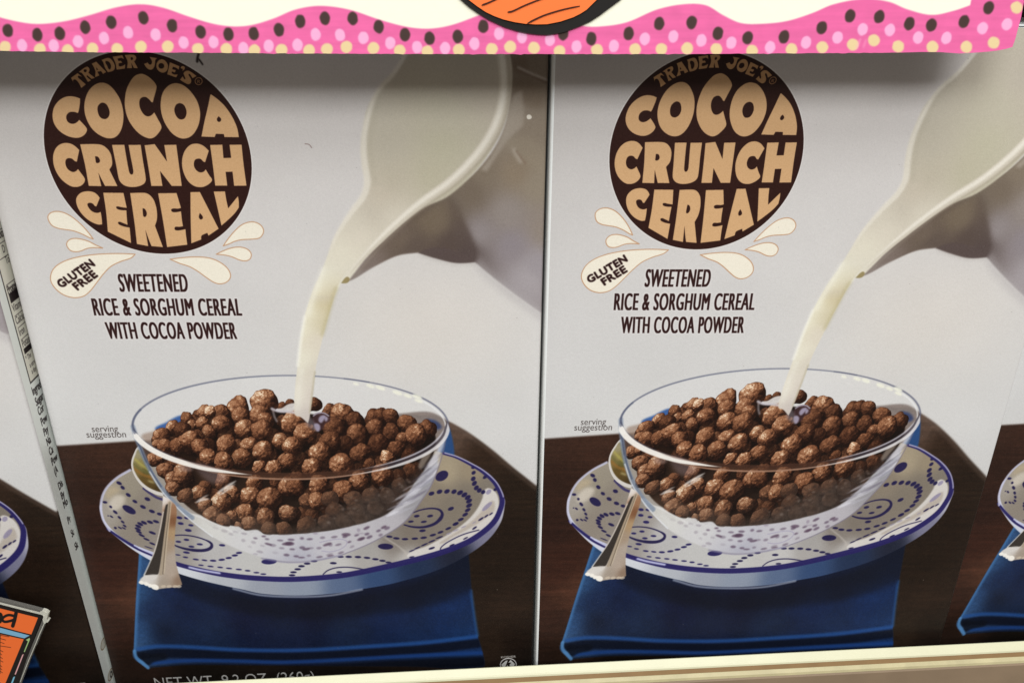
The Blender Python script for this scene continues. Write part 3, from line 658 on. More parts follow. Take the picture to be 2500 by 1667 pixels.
    # ---------------- spoon handle in front
    S.fill(spline(Q7([(555, 50, c), (680, 130), (762, 235), (745, 560), (735, 800), (760, 1100), (850, 1410, c), (780, 1445), (690, 1455), (500, 1480), (455, 1495), (380, 1440), (180, 1390, c), (270, 1260), (380, 1020), (470, 720), (530, 420)])),
           field([(402, 1215, (224, 216, 210)), (425, 1240, (150, 110, 82)), (424, 1270, (122, 82, 56)), (424, 1300, (170, 142, 108)), (410, 1330, (160, 140, 120)), (425, 1360, (172, 158, 146)), (420, 1400, (176, 160, 146)), (435, 1415, (136, 112, 94)), (400, 1420, (160, 146, 132)), (370, 1410, (210, 204, 198)), (350, 1418, (226, 220, 214))], 1.4, 80.0), blur=.8)
    S.fill(spline(Q7([(640, 180), (600, 190, c), (570, 300), (510, 600), (440, 880), (360, 1080), (275, 1270, c), (465, 1260), (500, 1180), (545, 900), (580, 600), (620, 350)])), (52, 46, 42), 0.97, blur=.8)
    S.stroke(spline(Q7([(655, 160), (630, 380), (600, 640), (565, 900), (520, 1250)]), False), 7, (166, 150, 130), 0.9, blur=1)
    S.stroke(spline(Q7([(668, 160), (645, 380), (612, 640), (585, 900), (555, 1250)]), False), 2.5, (92, 78, 64), 0.8, blur=.8)
    S.stroke(spline(Q7([(560, 300), (505, 600), (430, 890), (350, 1080), (262, 1270)]), False), 2.6, (206, 200, 194), 0.9, blur=.8)
    S.stroke(spline(Q7([(680, 150), (655, 400), (625, 650), (600, 900), (570, 1240)]), False), 2.5, (200, 184, 160), 0.8, blur=.8)
    S.fill(spline(Q7([(270, 1285), (465, 1262), (450, 1320), (300, 1360), (200, 1360)])), (214, 208, 202), 0.9, blur=1.5)
    for x, y, rx, ry in ((225, 1385, 42, 26), (300, 1405, 40, 28), (355, 1430, 36, 28), (430, 1450, 62, 40)):
        q = Q7([(x, y)])[0]
        S.fill(ellipse(q[0], q[1], rx * .16, ry * .16, .3, 20), (246, 240, 230), 0.97, blur=1)
    for x in (560, 650, 740, 800):
        q = Q7([(x, 1440)])[0]
        S.fill(ellipse(q[0], q[1], 6.5, 3.5, -.1, 16), (206, 190, 170), 0.75, blur=1)

    # ---------------- the milk stream
    st = spline([(771, 690), (760, 720), (745, 770), (735, 820), (730, 870), (723, 930), (719, 990), (722, 1010), (735, 1015), (753, 1030, c), (757, 1015), (765, 957), (773, 890), (782, 850), (800, 780), (818, 720), (826, 695), (845, 660, c), (800, 640, c)])
    fpx, fpy = S.photo(0, 0, S.W, S.H)
    fade = np.clip((fpy - 655) / 90, 0, 1)
    del fpx, fpy
    S.fill(st, field([(740, 800, (226, 220, 198)), (752, 760, (228, 222, 200)), (775, 700, (228, 220, 194)), (742, 880, (228, 223, 204)), (735, 960, (230, 224, 208)), (765, 900, (206, 197, 183)), (758, 960, (204, 193, 183)), (760, 1010, (196, 185, 179)), (795, 740, (196, 183, 149)), (785, 790, (200, 189, 159)), (775, 830, (214, 204, 189)), (812, 712, (190, 175, 143))], 1.4, 500.0), blur=1, clip=fade)
    S.stroke(spline([(822, 702), (812, 730), (798, 780), (788, 815)], False), 9, (168, 158, 114), 0.42, blur=5)
    S.stroke(spline([(770, 905), (763, 960), (757, 1005)], False), 4, (168, 158, 128), 0.5, blur=2)
    S.stroke(spline([(745, 770), (735, 830), (728, 890)], False), 8, (238, 235, 224), 0.7, blur=3)
    S.stroke(spline([(790, 655), (778, 690), (764, 725), (752, 765)], False), 12, (236, 232, 218), 0.55, blur=6)
    S.stroke(spline([(738, 900), (731, 950), (729, 995)], False), 8, (236, 233, 222), 0.35, blur=5)

    # ---------------- glass rim: thin behind, thick and bright in front
    def arc(a0, a1, n=60, dx=0, dy=0):
        t = np.radians(np.linspace(a0, a1, n))
        return np.stack([709 + dx + 385 * np.cos(t), 1037 + dy + 123 * np.sin(t)], 1)
    keep = 1 - S.full([st], blur=.5)
    def tap(w0, w1, n=60, a=.12, b=.12):
        t = np.linspace(0, 1, n)
        return np.linspace(w0, w1, n) * np.clip(np.minimum(t / a, (1 - t) / b), .05, 1)
    S.stroke(arc(180, 300), np.linspace(5, 2.6, 60), (100, 103, 122), 0.8, blur=.8, clip=keep)
    S.stroke(arc(290, 360), np.linspace(2.6, 5, 60), (100, 102, 120), 0.8, blur=.8, clip=keep)
    S.stroke(arc(325, 365, dx=-6, dy=4), tap(3, 3.5), (230, 230, 232), 0.7, blur=1)
    S.stroke(arc(-5, 66, dx=-2), tap(12, 10, 60, .1, .3), (60, 52, 60), 0.75, blur=1)
    S.stroke(arc(-6, 76, dx=0, dy=6), tap(9, 5.5, 60, .1, .4), (224, 220, 220), 0.85, blur=1)
    S.stroke(arc(4, 68, dx=-9, dy=-3), tap(5, 3.5, 60, .2, .4), (190, 186, 194), 0.8, blur=1)
    S.stroke(arc(55, 128), tap(17, 17, 60, .25, .25), (92, 60, 44), 0.6, blur=2)
    S.stroke(arc(52, 128, dy=7), tap(4, 4, 60, .3, .3), (176, 136, 112), 0.75, blur=1)
    S.stroke(arc(55, 125, dy=-4), tap(2.4, 2.4, 60, .3, .3), (58, 34, 26), 0.7, blur=1)
    S.stroke(arc(120, 178, dy=-8), tap(3, 4, 60, .3, .1), (70, 66, 80), 0.6, blur=1)
    S.stroke(arc(104, 174), tap(11, 14, 60, .25, .1), (240, 235, 228), 0.95, blur=1)
    S.stroke(arc(108, 132, dy=-5), tap(4, 4, 60, .3, .3), (120, 92, 84), 0.6, blur=1)
    S.stroke(arc(171, 198, dx=1), 5, (84, 90, 112), 0.65, blur=1)
    for a, dx, dy, r in ((-58, -8, 7, 7), (-54, -6, 7, 8), (-46, -6, 8, 8), (-41, -4, 8, 7), (-37, 2, 3, 8), (-35, -2, 10, 7), (-64, -8, 8, 5)):
        q = arc(a, a, 1, dx, dy)[0]
        S.fill(ellipse(q[0], q[1], r * 1.6, r * .55, .35, 16), (236, 234, 216), 0.85, blur=2)

    # ---------------- logo and drops
    RU = S.S
    lc = (0.056308 * RU, (BH - 0.2530) * RU)
    S.fill([ellipse(*lc, 0.03530 * RU, 0.03530 * RU, n=160)], (226, 222, 218), 0.8, tex=True)
    S.fill([ellipse(*lc, 0.03498 * RU, 0.03498 * RU, n=160)], (44, 20, 15), tex=True)
    drops = [Z7([(838, 545, c), (760, 440), (640, 310), (500, 195), (380, 130), (260, 105), (165, 125), (115, 180), (125, 250), (180, 330), (280, 375), (400, 395), (520, 415), (660, 465), (770, 520)]),
             Z7([(990, 688, c), (880, 640), (760, 580), (640, 545), (540, 535), (460, 555), (415, 610), (425, 670), (480, 730), (560, 748), (640, 735), (740, 695), (840, 682)]),
             Z7([(1508, 785, c), (1300, 775), (1050, 778), (820, 795), (600, 830), (420, 880), (280, 950), (190, 1040), (155, 1150), (170, 1240), (240, 1340), (340, 1420), (450, 1465), (570, 1478), (690, 1450), (790, 1370), (900, 1230), (1000, 1100), (1120, 980), (1280, 900), (1440, 845)]),
             Z8([(258, 800, c), (450, 775), (650, 760), (850, 765), (1000, 795), (1130, 855), (1230, 930), (1290, 1010), (1310, 1090), (1280, 1160), (1210, 1210), (1110, 1225), (1010, 1195), (880, 1110), (740, 1010), (600, 930), (420, 870)]),
             Z8([(1060, 712, c), (1180, 655), (1320, 605), (1460, 588), (1580, 615), (1650, 670), (1670, 730), (1640, 800), (1560, 828), (1460, 810), (1340, 760), (1220, 730)]),
             Z8([(1180, 570, c), (1270, 440), (1380, 310), (1500, 205), (1620, 158), (1720, 155), (1820, 200), (1878, 280), (1870, 360), (1810, 430), (1700, 450), (1500, 462), (1380, 490), (1280, 535)])]
    for d in drops:
        q = spline(d)
        S.fill(q, (231, 223, 206))
        S.stroke(np.concatenate([q, q[:1]]), 2.3, (186, 142, 108), 0.95)
    TAN = (203, 162, 118)
    letters = [
        (Z1, [(683, 790, c), (600, 762), (510, 750), (420, 765), (330, 815), (260, 890), (220, 970), (203, 1080), (215, 1180), (255, 1270), (320, 1350), (400, 1410), (500, 1455), (610, 1475), (700, 1460), (770, 1410), (803, 1350), (800, 1310), (750, 1245), (668, 1160, c),
              (650, 1185), (600, 1220), (540, 1230), (480, 1205), (450, 1160), (443, 1110), (455, 1070), (500, 1030), (560, 1022), (610, 1030), (640, 1045, c), (655, 1025), (670, 950), (683, 860)], []),
        (Z1, [(1040, 515), (950, 545), (870, 610), (810, 700), (770, 820), (757, 940), (770, 1060), (810, 1180), (880, 1300), (970, 1390), (1080, 1455), (1190, 1483), (1290, 1465), (1370, 1390), (1420, 1270), (1440, 1120), (1430, 980), (1390, 830), (1320, 700), (1220, 580), (1130, 525)],
             [[(1070, 863), (1010, 900), (988, 960), (1000, 1050), (1040, 1120), (1110, 1148), (1170, 1120), (1198, 1050), (1185, 970), (1140, 890)]]),
        (Z1, [(1740, 360), (1640, 395), (1560, 490), (1500, 610), (1470, 740), (1462, 880), (1475, 1000), (1510, 1120), (1560, 1220), (1650, 1340), (1740, 1420), (1830, 1467), (1910, 1485), (1980, 1460), (2050, 1390), (2098, 1310), (2095, 1255), (2040, 1150), (1975, 1030, c),
              (1945, 1065), (1910, 1090), (1860, 1100), (1810, 1080), (1760, 1020), (1725, 940), (1715, 870), (1730, 800), (1770, 768), (1805, 762), (1840, 770), (1890, 810), (1925, 850), (1950, 858, c), (1975, 760), (2010, 640), (2018, 575, c), (1980, 510), (1900, 430), (1820, 380)], []),
        (Z2, [(610, 525), (520, 560), (440, 640), (395, 740), (375, 880), (385, 1020), (420, 1150), (480, 1270), (570, 1390), (680, 1465), (780, 1487), (880, 1460), (960, 1390), (1030, 1260), (1060, 1120), (1058, 1000), (1020, 860), (960, 750), (870, 640), (770, 560), (690, 530)],
             [[(700, 872), (640, 905), (615, 980), (630, 1060), (680, 1135), (740, 1155), (795, 1130), (825, 1050), (815, 970), (770, 895)]]),
        (Z2, [(1250, 718, c), (1350, 790), (1480, 910), (1590, 1060), (1660, 1190), (1710, 1320), (1735, 1463, c), (1485, 1460, c), (1473, 1408, c), (1335, 1404, c), (1315, 1460, c), (1085, 1452, c), (1130, 1220), (1190, 960), (1238, 730, c)],
             [[(1385, 1098, c), (1355, 1140), (1360, 1180), (1390, 1198), (1420, 1180), (1425, 1145)]]),
        (Z3, [(670, 260, c), (600, 195), (520, 150), (420, 138), (330, 165), (260, 230), (220, 330), (213, 430), (230, 540), (280, 660), (350, 760), (440, 840), (530, 890), (610, 902), (690, 885), (750, 835), (770, 780), (755, 735), (700, 660), (648, 590, c),
              (615, 625), (560, 642), (490, 610), (445, 550), (428, 480), (440, 425), (480, 402), (540, 410), (590, 450), (628, 465, c)], []),
        (Z3, [(685, 160, c), (980, 158), (1080, 180), (1160, 240), (1215, 320), (1240, 420), (1240, 520), (1195, 600, c), (1335, 885, c), (1120, 885, c), (1060, 770), (1002, 655, c), (1055, 887, c), (835, 882, c), (770, 520)],
             [[(945, 370, c), (990, 375), (1025, 420), (1028, 465), (1000, 485), (965, 480), (955, 440)]]),
        (Z3, [(1240, 170, c), (1455, 170, c), (1490, 380), (1535, 620), (1555, 670), (1585, 685), (1608, 665), (1610, 610), (1570, 400), (1528, 172, c), (1740, 170, c), (1775, 420), (1825, 720), (1825, 800), (1790, 850), (1700, 890), (1580, 902), (1470, 880), (1400, 830), (1360, 760), (1320, 560)], []),
        (Z4, [(92, 170, c), (260, 150, c), (465, 440, c), (420, 165, c), (620, 160, c), (665, 500), (712, 845, c), (545, 845, c), (350, 595, c), (390, 845, c), (205, 845, c), (150, 500)], []),
        (Z4, [(1160, 260, c), (1080, 185), (1000, 148), (930, 142), (850, 165), (775, 240), (730, 340), (715, 450), (725, 560), (770, 690), (840, 790), (930, 850), (1040, 865), (1120, 840), (1190, 790), (1215, 740), (1170, 670), (1108, 568, c),
              (1080, 605), (1020, 620), (960, 590), (920, 530), (913, 470), (930, 415), (975, 392), (1030, 400), (1070, 440), (1100, 450, c)], []),
        (Z4, [(1182, 165, c), (1385, 160, c), (1405, 382, c), (1532, 378, c), (1505, 162, c), (1705, 160, c), (1735, 450), (1787, 840, c), (1582, 842, c), (1555, 608, c), (1440, 612, c), (1468, 840, c), (1268, 840, c), (1230, 520)], []),
        (Z5, [(733, 290, c), (690, 230), (620, 175), (530, 150), (430, 150), (330, 180), (260, 245), (230, 320), (240, 420), (290, 540), (370, 650), (480, 750), (600, 820), (710, 855), (785, 850, c), (775, 720), (752, 585, c),
              (700, 605), (630, 600), (560, 565), (500, 500), (470, 430), (490, 400), (540, 393), (590, 415), (630, 460), (660, 470, c), (690, 400)], []),
        (Z5, [(808, 178, c), (1238, 182, c), (1280, 370), (1308, 500, c), (1200, 485), (1110, 468), (1082, 485), (1110, 525), (1200, 548), (1300, 550, c), (1310, 700), (1325, 860, c), (1240, 825), (1150, 795), (1122, 815), (1150, 855), (1250, 895), (1370, 918, c),
              (1385, 1080), (1400, 1245, c), (905, 1005, c), (870, 600)], []),
        (Z5, [(1380, 185, c), (1680, 180), (1780, 215), (1870, 310), (1920, 430), (1950, 580), (1950, 740), (1910, 880, c), (2078, 1330, c), (1835, 1310, c), (1770, 1150), (1705, 960, c), (1765, 1310, c), (1525, 1265, c), (1470, 800)],
             [[(1645, 505, c), (1690, 520), (1730, 590), (1730, 650), (1700, 690), (1665, 680), (1650, 600)]]),
        (Z6, [(58, 190, c), (450, 185, c), (500, 350), (545, 500, c), (480, 515), (380, 512), (338, 535), (350, 575), (400, 592), (480, 585), (545, 572, c), (565, 750), (588, 890, c), (500, 900), (430, 900), (408, 930), (420, 965), (480, 978), (560, 968), (640, 950, c), (655, 1100), (680, 1280, c), (250, 1330, c), (160, 760)], []),
        (Z6, [(745, 165, c), (945, 162, c), (1345, 940, c), (1130, 1088, c), (1105, 1028, c), (1000, 1075), (978, 1100), (975, 1170, c), (765, 1250, c), (750, 700)], [[(945, 605, c), (1000, 670), (1010, 715), (985, 742), (950, 740), (925, 690)]]),
        (Z6, [(1240, 152, c), (1478, 150, c), (1510, 340), (1548, 508, c), (1755, 250, c), (1772, 360), (1775, 490, c), (1690, 610), (1560, 740), (1405, 875, c), (1330, 540)], []),
        # the small arched line
        (Z1, [(525, 432, c), (640, 350, c), (722, 412, c), (645, 405), (700, 470), (785, 545, c), (705, 608, c), (660, 520), (600, 460), (562, 475), (575, 530, c)], []),
        (Z1, [(658, 332, c), (800, 238), (848, 280), (832, 345, c), (942, 432, c), (885, 452, c), (805, 385, c), (800, 410), (875, 475, c), (820, 505, c), (770, 420), (710, 345)], [[(745, 300), (785, 285), (800, 310), (770, 335)]]),
        (Z1, [(885, 185, c), (965, 150, c), (1140, 330, c), (1085, 365, c), (1050, 315, c), (985, 325, c), (1020, 390, c), (945, 422, c), (950, 320), (920, 240)], [[(965, 250, c), (1000, 290, c), (972, 297, c)]]),
        (Z1, [(1055, 120, c), (1180, 85), (1250, 140), (1290, 230), (1270, 300), (1170, 335, c), (1120, 260), (1085, 160)], [[(1125, 148), (1180, 150), (1220, 210), (1215, 270), (1190, 285), (1155, 220)]]),
        (Z1, [(1250, 65, c), (1420, 38, c), (1450, 110, c), (1400, 85), (1335, 100, c), (1350, 140, c), (1395, 135, c), (1420, 170, c), (1355, 180, c), (1365, 230), (1430, 220), (1470, 195, c), (1465, 270, c), (1320, 290, c), (1300, 180)], []),
        (Z1, [(1462, 35, c), (1610, 30), (1660, 70), (1650, 120), (1625, 145, c), (1690, 265, c), (1620, 262, c), (1575, 170, c), (1590, 262, c), (1500, 265, c), (1510, 150)], [[(1570, 75), (1605, 85), (1600, 115), (1572, 120)]]),
        (Z2, [(180, 68, c), (320, 90, c), (285, 120), (275, 200), (250, 265), (200, 292), (140, 265), (85, 190, c), (150, 165, c), (180, 200), (215, 190), (220, 130)], []),
        (Z2, [(400, 108), (330, 140), (300, 220), (330, 300), (410, 342), (480, 310), (503, 230), (470, 150)], [[(385, 175), (345, 195), (345, 250), (390, 272), (430, 250), (430, 200)]]),
        (Z2, [(535, 160, c), (700, 230, c), (690, 290, c), (640, 255), (590, 240, c), (575, 280, c), (640, 300, c), (620, 340, c), (570, 320, c), (570, 350), (620, 375), (675, 370, c), (645, 425, c), (490, 370, c), (510, 280)], []),
        (Z2, [(745, 230), (790, 240), (795, 275), (745, 320, c), (760, 280), (725, 262)], []),
        (Z2, [(820, 310), (880, 315), (1000, 400, c), (930, 440, c), (900, 390), (875, 362), (860, 375), (890, 430), (908, 480), (890, 530), (840, 540), (710, 465, c), (760, 405, c), (780, 445), (805, 455), (790, 400), (775, 350)], []),
    ]
    for k, (V, pts, holes) in enumerate(letters):
        S.fill([spline(V(pts))], TAN if k < 17 else (190, 146, 102), holes=[spline(V(h)) for h in holes])
    q = Z2([(1035, 490)])[0]
    rg = ellipse(q[0], q[1], 8.6, 8.6, 0, 32)
    S.stroke(np.concatenate([rg, rg[:1]]), 1.8, (178, 134, 94))
    S.text('R', Z2([(1010, 522)])[0], Z2([(1018, 462)])[0], Z2([(1062, 525)])[0], (178, 134, 94), (0.4, 0))
    INKB = (44, 20, 19)
    HALO = (226, 222, 219)
    for body, bl, br, tl in (('SWEETENED', (508, 328), (1390, 328), (470, 82)), ('RICE & SORGHUM CEREAL', (172, 638), (2092, 636), (124, 402)), ('WITH COCOA POWDER', (352, 942), (2030, 940), (300, 712))):
        a, b, t_ = TXT([bl, br, tl])
        S.text(body, a, t_, b, INKB, (1.9, 0.3), halo=HALO, space=1.13)
    for body, bl, br, tl in (('GLUTEN', (335, 1322), (868, 962), (240, 1222)), ('FREE', (592, 1358), (912, 1132), (492, 1262))):
        a, b, t_ = Z7([bl, br, tl])
        S.text(body, a, t_, b, (44, 22, 22), (1.6, 1.6), space=1.1)
    for body, bl, br, tl in (('serving', (433, 391), (556, 389), (427, 359)), ('suggestion', (408, 417), (593, 415), (402, 385))):
        a, b, t_ = R2([bl, br, tl])
        S.text(body, a, t_, b, (58, 48, 46), alpha=.85)
    a, b, t_ = N5([(214, 545), (1876, 470), (190, 437)])
    S.text('NET WT  9.2 OZ  (260g)', a, t_, b, (206, 204, 200), alpha=.85)
    a, b, t_ = K6([(343, 516), (624, 500), (338, 476)])
    S.text('KOSHER', a, t_, b, (196, 192, 186), (.5, .2))
    q = K6([(478, 640)])[0]
    rg = ellipse(q[0], q[1], 19.5, 15.5, -.05, 40)
    S.stroke(np.concatenate([rg, rg[:1]]), 2.2, (200, 196, 192))
    S.fill(spline(K6([(342, 640, c), (430, 565), (465, 556, c), (440, 630), (405, 700, c), (372, 690, c)])), (200, 198, 192))
    S.fill(spline(K6([(478, 600, c), (522, 545, c), (605, 625, c), (580, 690, c), (520, 690, c), (500, 640, c), (540, 596, c)])), (200, 198, 192))
    S.fill(spline(K6([(440, 690, c), (460, 640, c), (480, 690, c)])), (200, 198, 192))
    for k in range(70):
        x, y = rng.uniform(60, 1330), rng.uniform(140, 1640)
        dark = y < 1000
        S.fill(ellipse(x, y, rng.uniform(.6, 1.5), rng.uniform(.6, 1.3), 0, 8), (120, 112, 108) if dark else (150, 140, 130), rng.uniform(.2, .6))
    nz = np.random.default_rng(4).normal(0, 0.010, (S.H // 2, S.W // 2, 1)).astype(np.float32)
    S.img[:S.H // 2 * 2, :S.W // 2 * 2] += np.repeat(np.repeat(nz, 2, 0), 2, 1)
    clean = S.image('carton_front_print')
    # wear on one carton only: a dark fibre and a scuff
    S.stroke(spline(Z2([(1040, -10), (1015, 90), (1010, 150)]), False), 6, (30, 22, 20), 0.9, blur=1)
    S.stroke(spline(Z2([(1040, 110), (1070, 150), (1105, 200)]), False), 4, (30, 22, 20), 0.9, blur=1)
    S.stroke(spline(PV([(170, 605), (195, 610), (212, 630)]), False), 2, (120, 96, 90), 0.8)
    return clean, S.image('carton_front_print_worn')

# ------------------------------------------------------------------ materials
def mat(name, color=(.5, .5, .5), rough=.5, spec=.5, image=None, noise=0.0, nscale=80.0, bump=0.0, bscale=400.0, metal=0.0, trans=0.0, alpha=1.0, ior=1.45, coat=0.0):
    m = bpy.data.materials.new(name)
    m.use_nodes = True
    nt = m.node_tree
    b = nt.nodes['Principled BSDF']
    b.inputs['Base Color'].default_value = (*color, 1)
    b.inputs['Roughness'].default_value = rough
    b.inputs['Specular IOR Level'].default_value = spec
    b.inputs['Metallic'].default_value = metal
    b.inputs['Transmission Weight'].default_value = trans
    b.inputs['IOR'].default_value = ior
    b.inputs['Coat Weight'].default_value = coat
    b.inputs['Alpha'].default_value = alpha
    src = None
    if image is not None:
        t = nt.nodes.new('ShaderNodeTexImage')
        t.image = image
        t.interpolation = 'Cubic'
        t.extension = 'EXTEND'
        src = t.outputs['Color']
    tc = nt.nodes.new('ShaderNodeTexCoord')
    if noise:
        n = nt.nodes.new('ShaderNodeTexNoise')
        n.inputs['Scale'].default_value = nscale
        n.inputs['Detail'].default_value = 5
        nt.links.new(tc.outputs['Object'], n.inputs['Vector'])
        r = nt.nodes.new('ShaderNodeMapRange')
        r.inputs['To Min'].default_value = 1 - noise
        r.inputs['To Max'].default_value = 1 + noise
        nt.links.new(n.outputs['Fac'], r.inputs['Value'])
        mx = nt.nodes.new('ShaderNodeMix')
        mx.data_type = 'RGBA'
        mx.blend_type = 'MULTIPLY'
        mx.inputs['Factor'].default_value = 1
        if src is not None:
            nt.links.new(src, mx.inputs['A'])
        else:
            mx.inputs['A'].default_value = (*color, 1)
        nt.links.new(r.outputs['Result'], mx.inputs['B'])
        src = mx.outputs['Result']
    if src is not None:
        nt.links.new(src, b.inputs['Base Color'])
    if bump:
        n = nt.nodes.new('ShaderNodeTexNoise')
        n.inputs['Scale'].default_value = bscale
        n.inputs['Detail'].default_value = 4
        nt.links.new(tc.outputs['Object'], n.inputs['Vector'])
        bp = nt.nodes.new('ShaderNodeBump')
        bp.inputs['Strength'].default_value = bump
        bp.inputs['Distance'].default_value = 0.0004
        nt.links.new(n.outputs['Fac'], bp.inputs['Height'])
        nt.links.new(bp.outputs['Normal'], b.inputs['Normal'])
    return m

def mesh_obj(name, verts, faces, material, parent=None, uvs=None, smooth=False):
    me = bpy.data.meshes.new(name)
    me.from_pydata([tuple(v) for v in verts], [], faces)
    if uvs is not None:
        ul = me.uv_layers.new(name='UVMap')
        for lp in me.loops:
            ul.data[lp.index].uv = uvs[lp.vertex_index]
    me.materials.append(material)
    if smooth:
        for p in me.polygons:
            p.use_smooth = True
    me.update()
    o = bpy.data.objects.new(name, me)
    scene.collection.objects.link(o)
    if parent is not None:
        o.parent = parent
    return o

def label(o, text, cat=None, group=None, kind=None):
    o['label'] = text
    if cat: o['category'] = cat
    if group: o['group'] = group
    if kind: o['kind'] = kind

def prism(name, outline, thick_dir, material, parent=None, uvf=None, back_mat=None):
    """a slab: outline (3-D points) and the same outline moved by thick_dir"""
    n = len(outline)
    V = [np.array(p, float) for p in outline] + [np.array(p, float) + thick_dir for p in outline]
    bm = bmesh.new()
    bv = [bm.verts.new(v) for v in V]
    f0 = bm.faces.new(bv[:n])
    f1 = bm.faces.new(bv[n:][::-1])
    sides = [bm.faces.new((bv[i], bv[n + i], bv[n + (i + 1) % n], bv[(i + 1) % n])) for i in range(n)]
    bmesh.ops.recalc_face_normals(bm, faces=bm.faces)
    uvl = bm.loops.layers.uv.new('UVMap')
    if uvf:
        for f in bm.faces:
            for l in f.loops:
                l[uvl].uv = uvf(np.array(l.vert.co))
    if back_mat is not None:
        f1.material_index = 1
        for s_ in sides: s_.material_index = 1
    bmesh.ops.triangulate(bm, faces=[f0, f1])
    me = bpy.data.meshes.new(name)
    bm.to_mesh(me); bm.free()
    me.materials.append(material)
    if back_mat is not None:
        me.materials.append(back_mat)
    o = bpy.data.objects.new(name, me)
    scene.collection.objects.link(o)
    if parent is not None:
        o.parent = parent
    return o

# ------------------------------------------------------------------ the shelf (setting)
def lip_y(x):      # back top edge of the shelf lip runs slightly askew to the cartons
    return -0.0121 + 0.0256 * (x - 0.196)
M_cream = mat('cream_enamel', (0.62, 0.595, 0.41), .38, .5, noise=.06, nscale=60, bump=.12, bscale=300)
M_tan = mat('tan_enamel', (0.235, 0.165, 0.105), .5, .45, noise=.28, nscale=28, bump=.3, bscale=180)
M_brown = mat('brown_groove', (0.22, 0.13, 0.055), .6, .3, noise=.2, nscale=90)
M_steel = mat('shelf_steel', (0.26, 0.24, 0.21), .5, .4, noise=.12, nscale=20)
M_dark = mat('dark_steel', (0.05, 0.045, 0.04), .6, .3, noise=.1, nscale=20)

deck = prism('shelf', [(-.62, .40, 0), (1.0, .40, 0), (1.0, lip_y(1.0) + .0002, 0), (-.62, lip_y(-.62) + .0002, 0)], np.array((0, 0, -.004)), M_steel)
label(deck, 'grey steel shelf deck with raised cream front lip, under the cereal cartons', kind='structure')

def extrude_profile(name, prof, material, parent, x0=-.62, x1=1.0, n=80, jit=0.0, seed=0):
    r = random.Random(seed)
    V, F = [], []
    k = len(prof)
    for i in range(n + 1):
        x = x0 + (x1 - x0) * i / n
        j = r.uniform(-jit, jit)
        for dy, z in prof:
            V.append((x, lip_y(x) + dy, z + j))
    for i in range(n):
        for m_ in range(k):
            a, b = i * k + m_, i * k + (m_ + 1) % k
            F.append((a, b, b + k, a + k))
    F.append(tuple(range(k))[::-1])
    F.append(tuple(n * k + q for q in range(k)))
    return mesh_obj(name, V, F, material, parent)
extrude_profile('lip_cap', [(0, .0256), (-.0004, .0260), (-.0008, .0261), (-.0034, .0243), (-.0039, .0237), (-.0041, .0229), (0, .0229)], M_cream, deck, jit=.00002, seed=1)
extrude_profile('lip_groove', [(0, .02285), (-.0040, .02285), (-.0052, .0212), (0, .0212)], M_brown, deck)
extrude_profile('channel_bead', [(0, .02115), (-.0053, .02115), (-.0068, .0202), (-.0071, .0190), (0, .0190)], mat('cream_bead', (0.46, 0.40, 0.23), .45, .4, noise=.25, nscale=110, bump=.2), deck, jit=.00006, seed=3)
extrude_profile('price_channel', [(0, .01895), (-.0069, .01895), (-.0075, .0181), (-.0110, -.0300), (0, -.0300)], M_tan, deck)

upper = prism('upper_shelf', [(-.62, .40, .338), (1.0, .40, .338), (1.0, -.012, .338), (-.62, -.012, .338)], np.array((0, 0, .02)), M_steel)
label(upper, 'steel shelf above the cartons that carries the sign', kind='structure')
back = prism('shelf_back', [(-.62, .40, -.03), (1.0, .40, -.03), (1.0, .40, .36), (-.62, .40, .36)], np.array((0, .004, 0)), M_dark)
label(back, 'dark steel back panel of the shelf', kind='structure')

# ------------------------------------------------------------------ the cereal cartons
IMG_FRONT, IMG_WORN = front_print()
M_front = mat('printed_carton_front', rough=.42, spec=.28, image=IMG_FRONT, bump=.10, bscale=900)
M_worn = mat('printed_carton_front_worn', rough=.42, spec=.28, image=IMG_WORN, bump=.10, bscale=900)
M_plain = mat('white_coated_board', (0.80, 0.81, 0.79), .45, .4, noise=.03, nscale=40, bump=.1, bscale=900)
M_backside = mat('brown_printed_board', (0.22, 0.13, 0.09), .5, .4, noise=.08, nscale=30)
RAD = 0.0011

def front_mesh(seed, dv):
    """front panel with softly rounded upright folds and the slight bulge of a filled carton"""
    r = random.Random(seed)
    ph = [r.uniform(0, 6.28) for _ in range(6)]
    cols = []                                     # (x, y, unrolled u)
    for k in range(5):
        a = math.radians(90 - 90 * k / 4)         # from the side to the front
        cols.append((RAD - RAD * math.sin(a), RAD - RAD * math.cos(a), -RAD * (math.pi / 2) * (1 - k / 4) + RAD))
    nx = 26
    for k in range(1, nx):
        x = RAD + (BW - 2 * RAD) * k / nx
        cols.append((x, 0.0, x))
    for k in range(5):
        a = math.radians(90 * k / 4)
        cols.append((BW - RAD + RAD * math.sin(a), RAD - RAD * math.cos(a), BW - RAD + RAD * (math.pi / 2) * k / 4))
    nz = 36
    V, UV, F = [], [], []
    for j in range(nz + 1):
        z = BH * j / nz
        for (x, y, u) in cols:
            s_ = math.sin(math.pi * min(1, max(0, x / BW)))
            bulge = 0.0007 * s_ * math.sin(math.pi * z / BH) + 0.00022 * s_ * (math.sin(x * 41 + ph[0]) * math.sin(z * 29 + ph[1]) + .6 * math.sin(x * 17 + z * 38 + ph[2]))
            V.append((x, y - bulge, z))
            UV.append((u / BW, (z - dv) / BH))
    k = len(cols)
    for j in range(nz):
        for i in range(k - 1):
            a = j * k + i
            F.append((a, a + 1, a + 1 + k, a + k))
    return V, F, UV

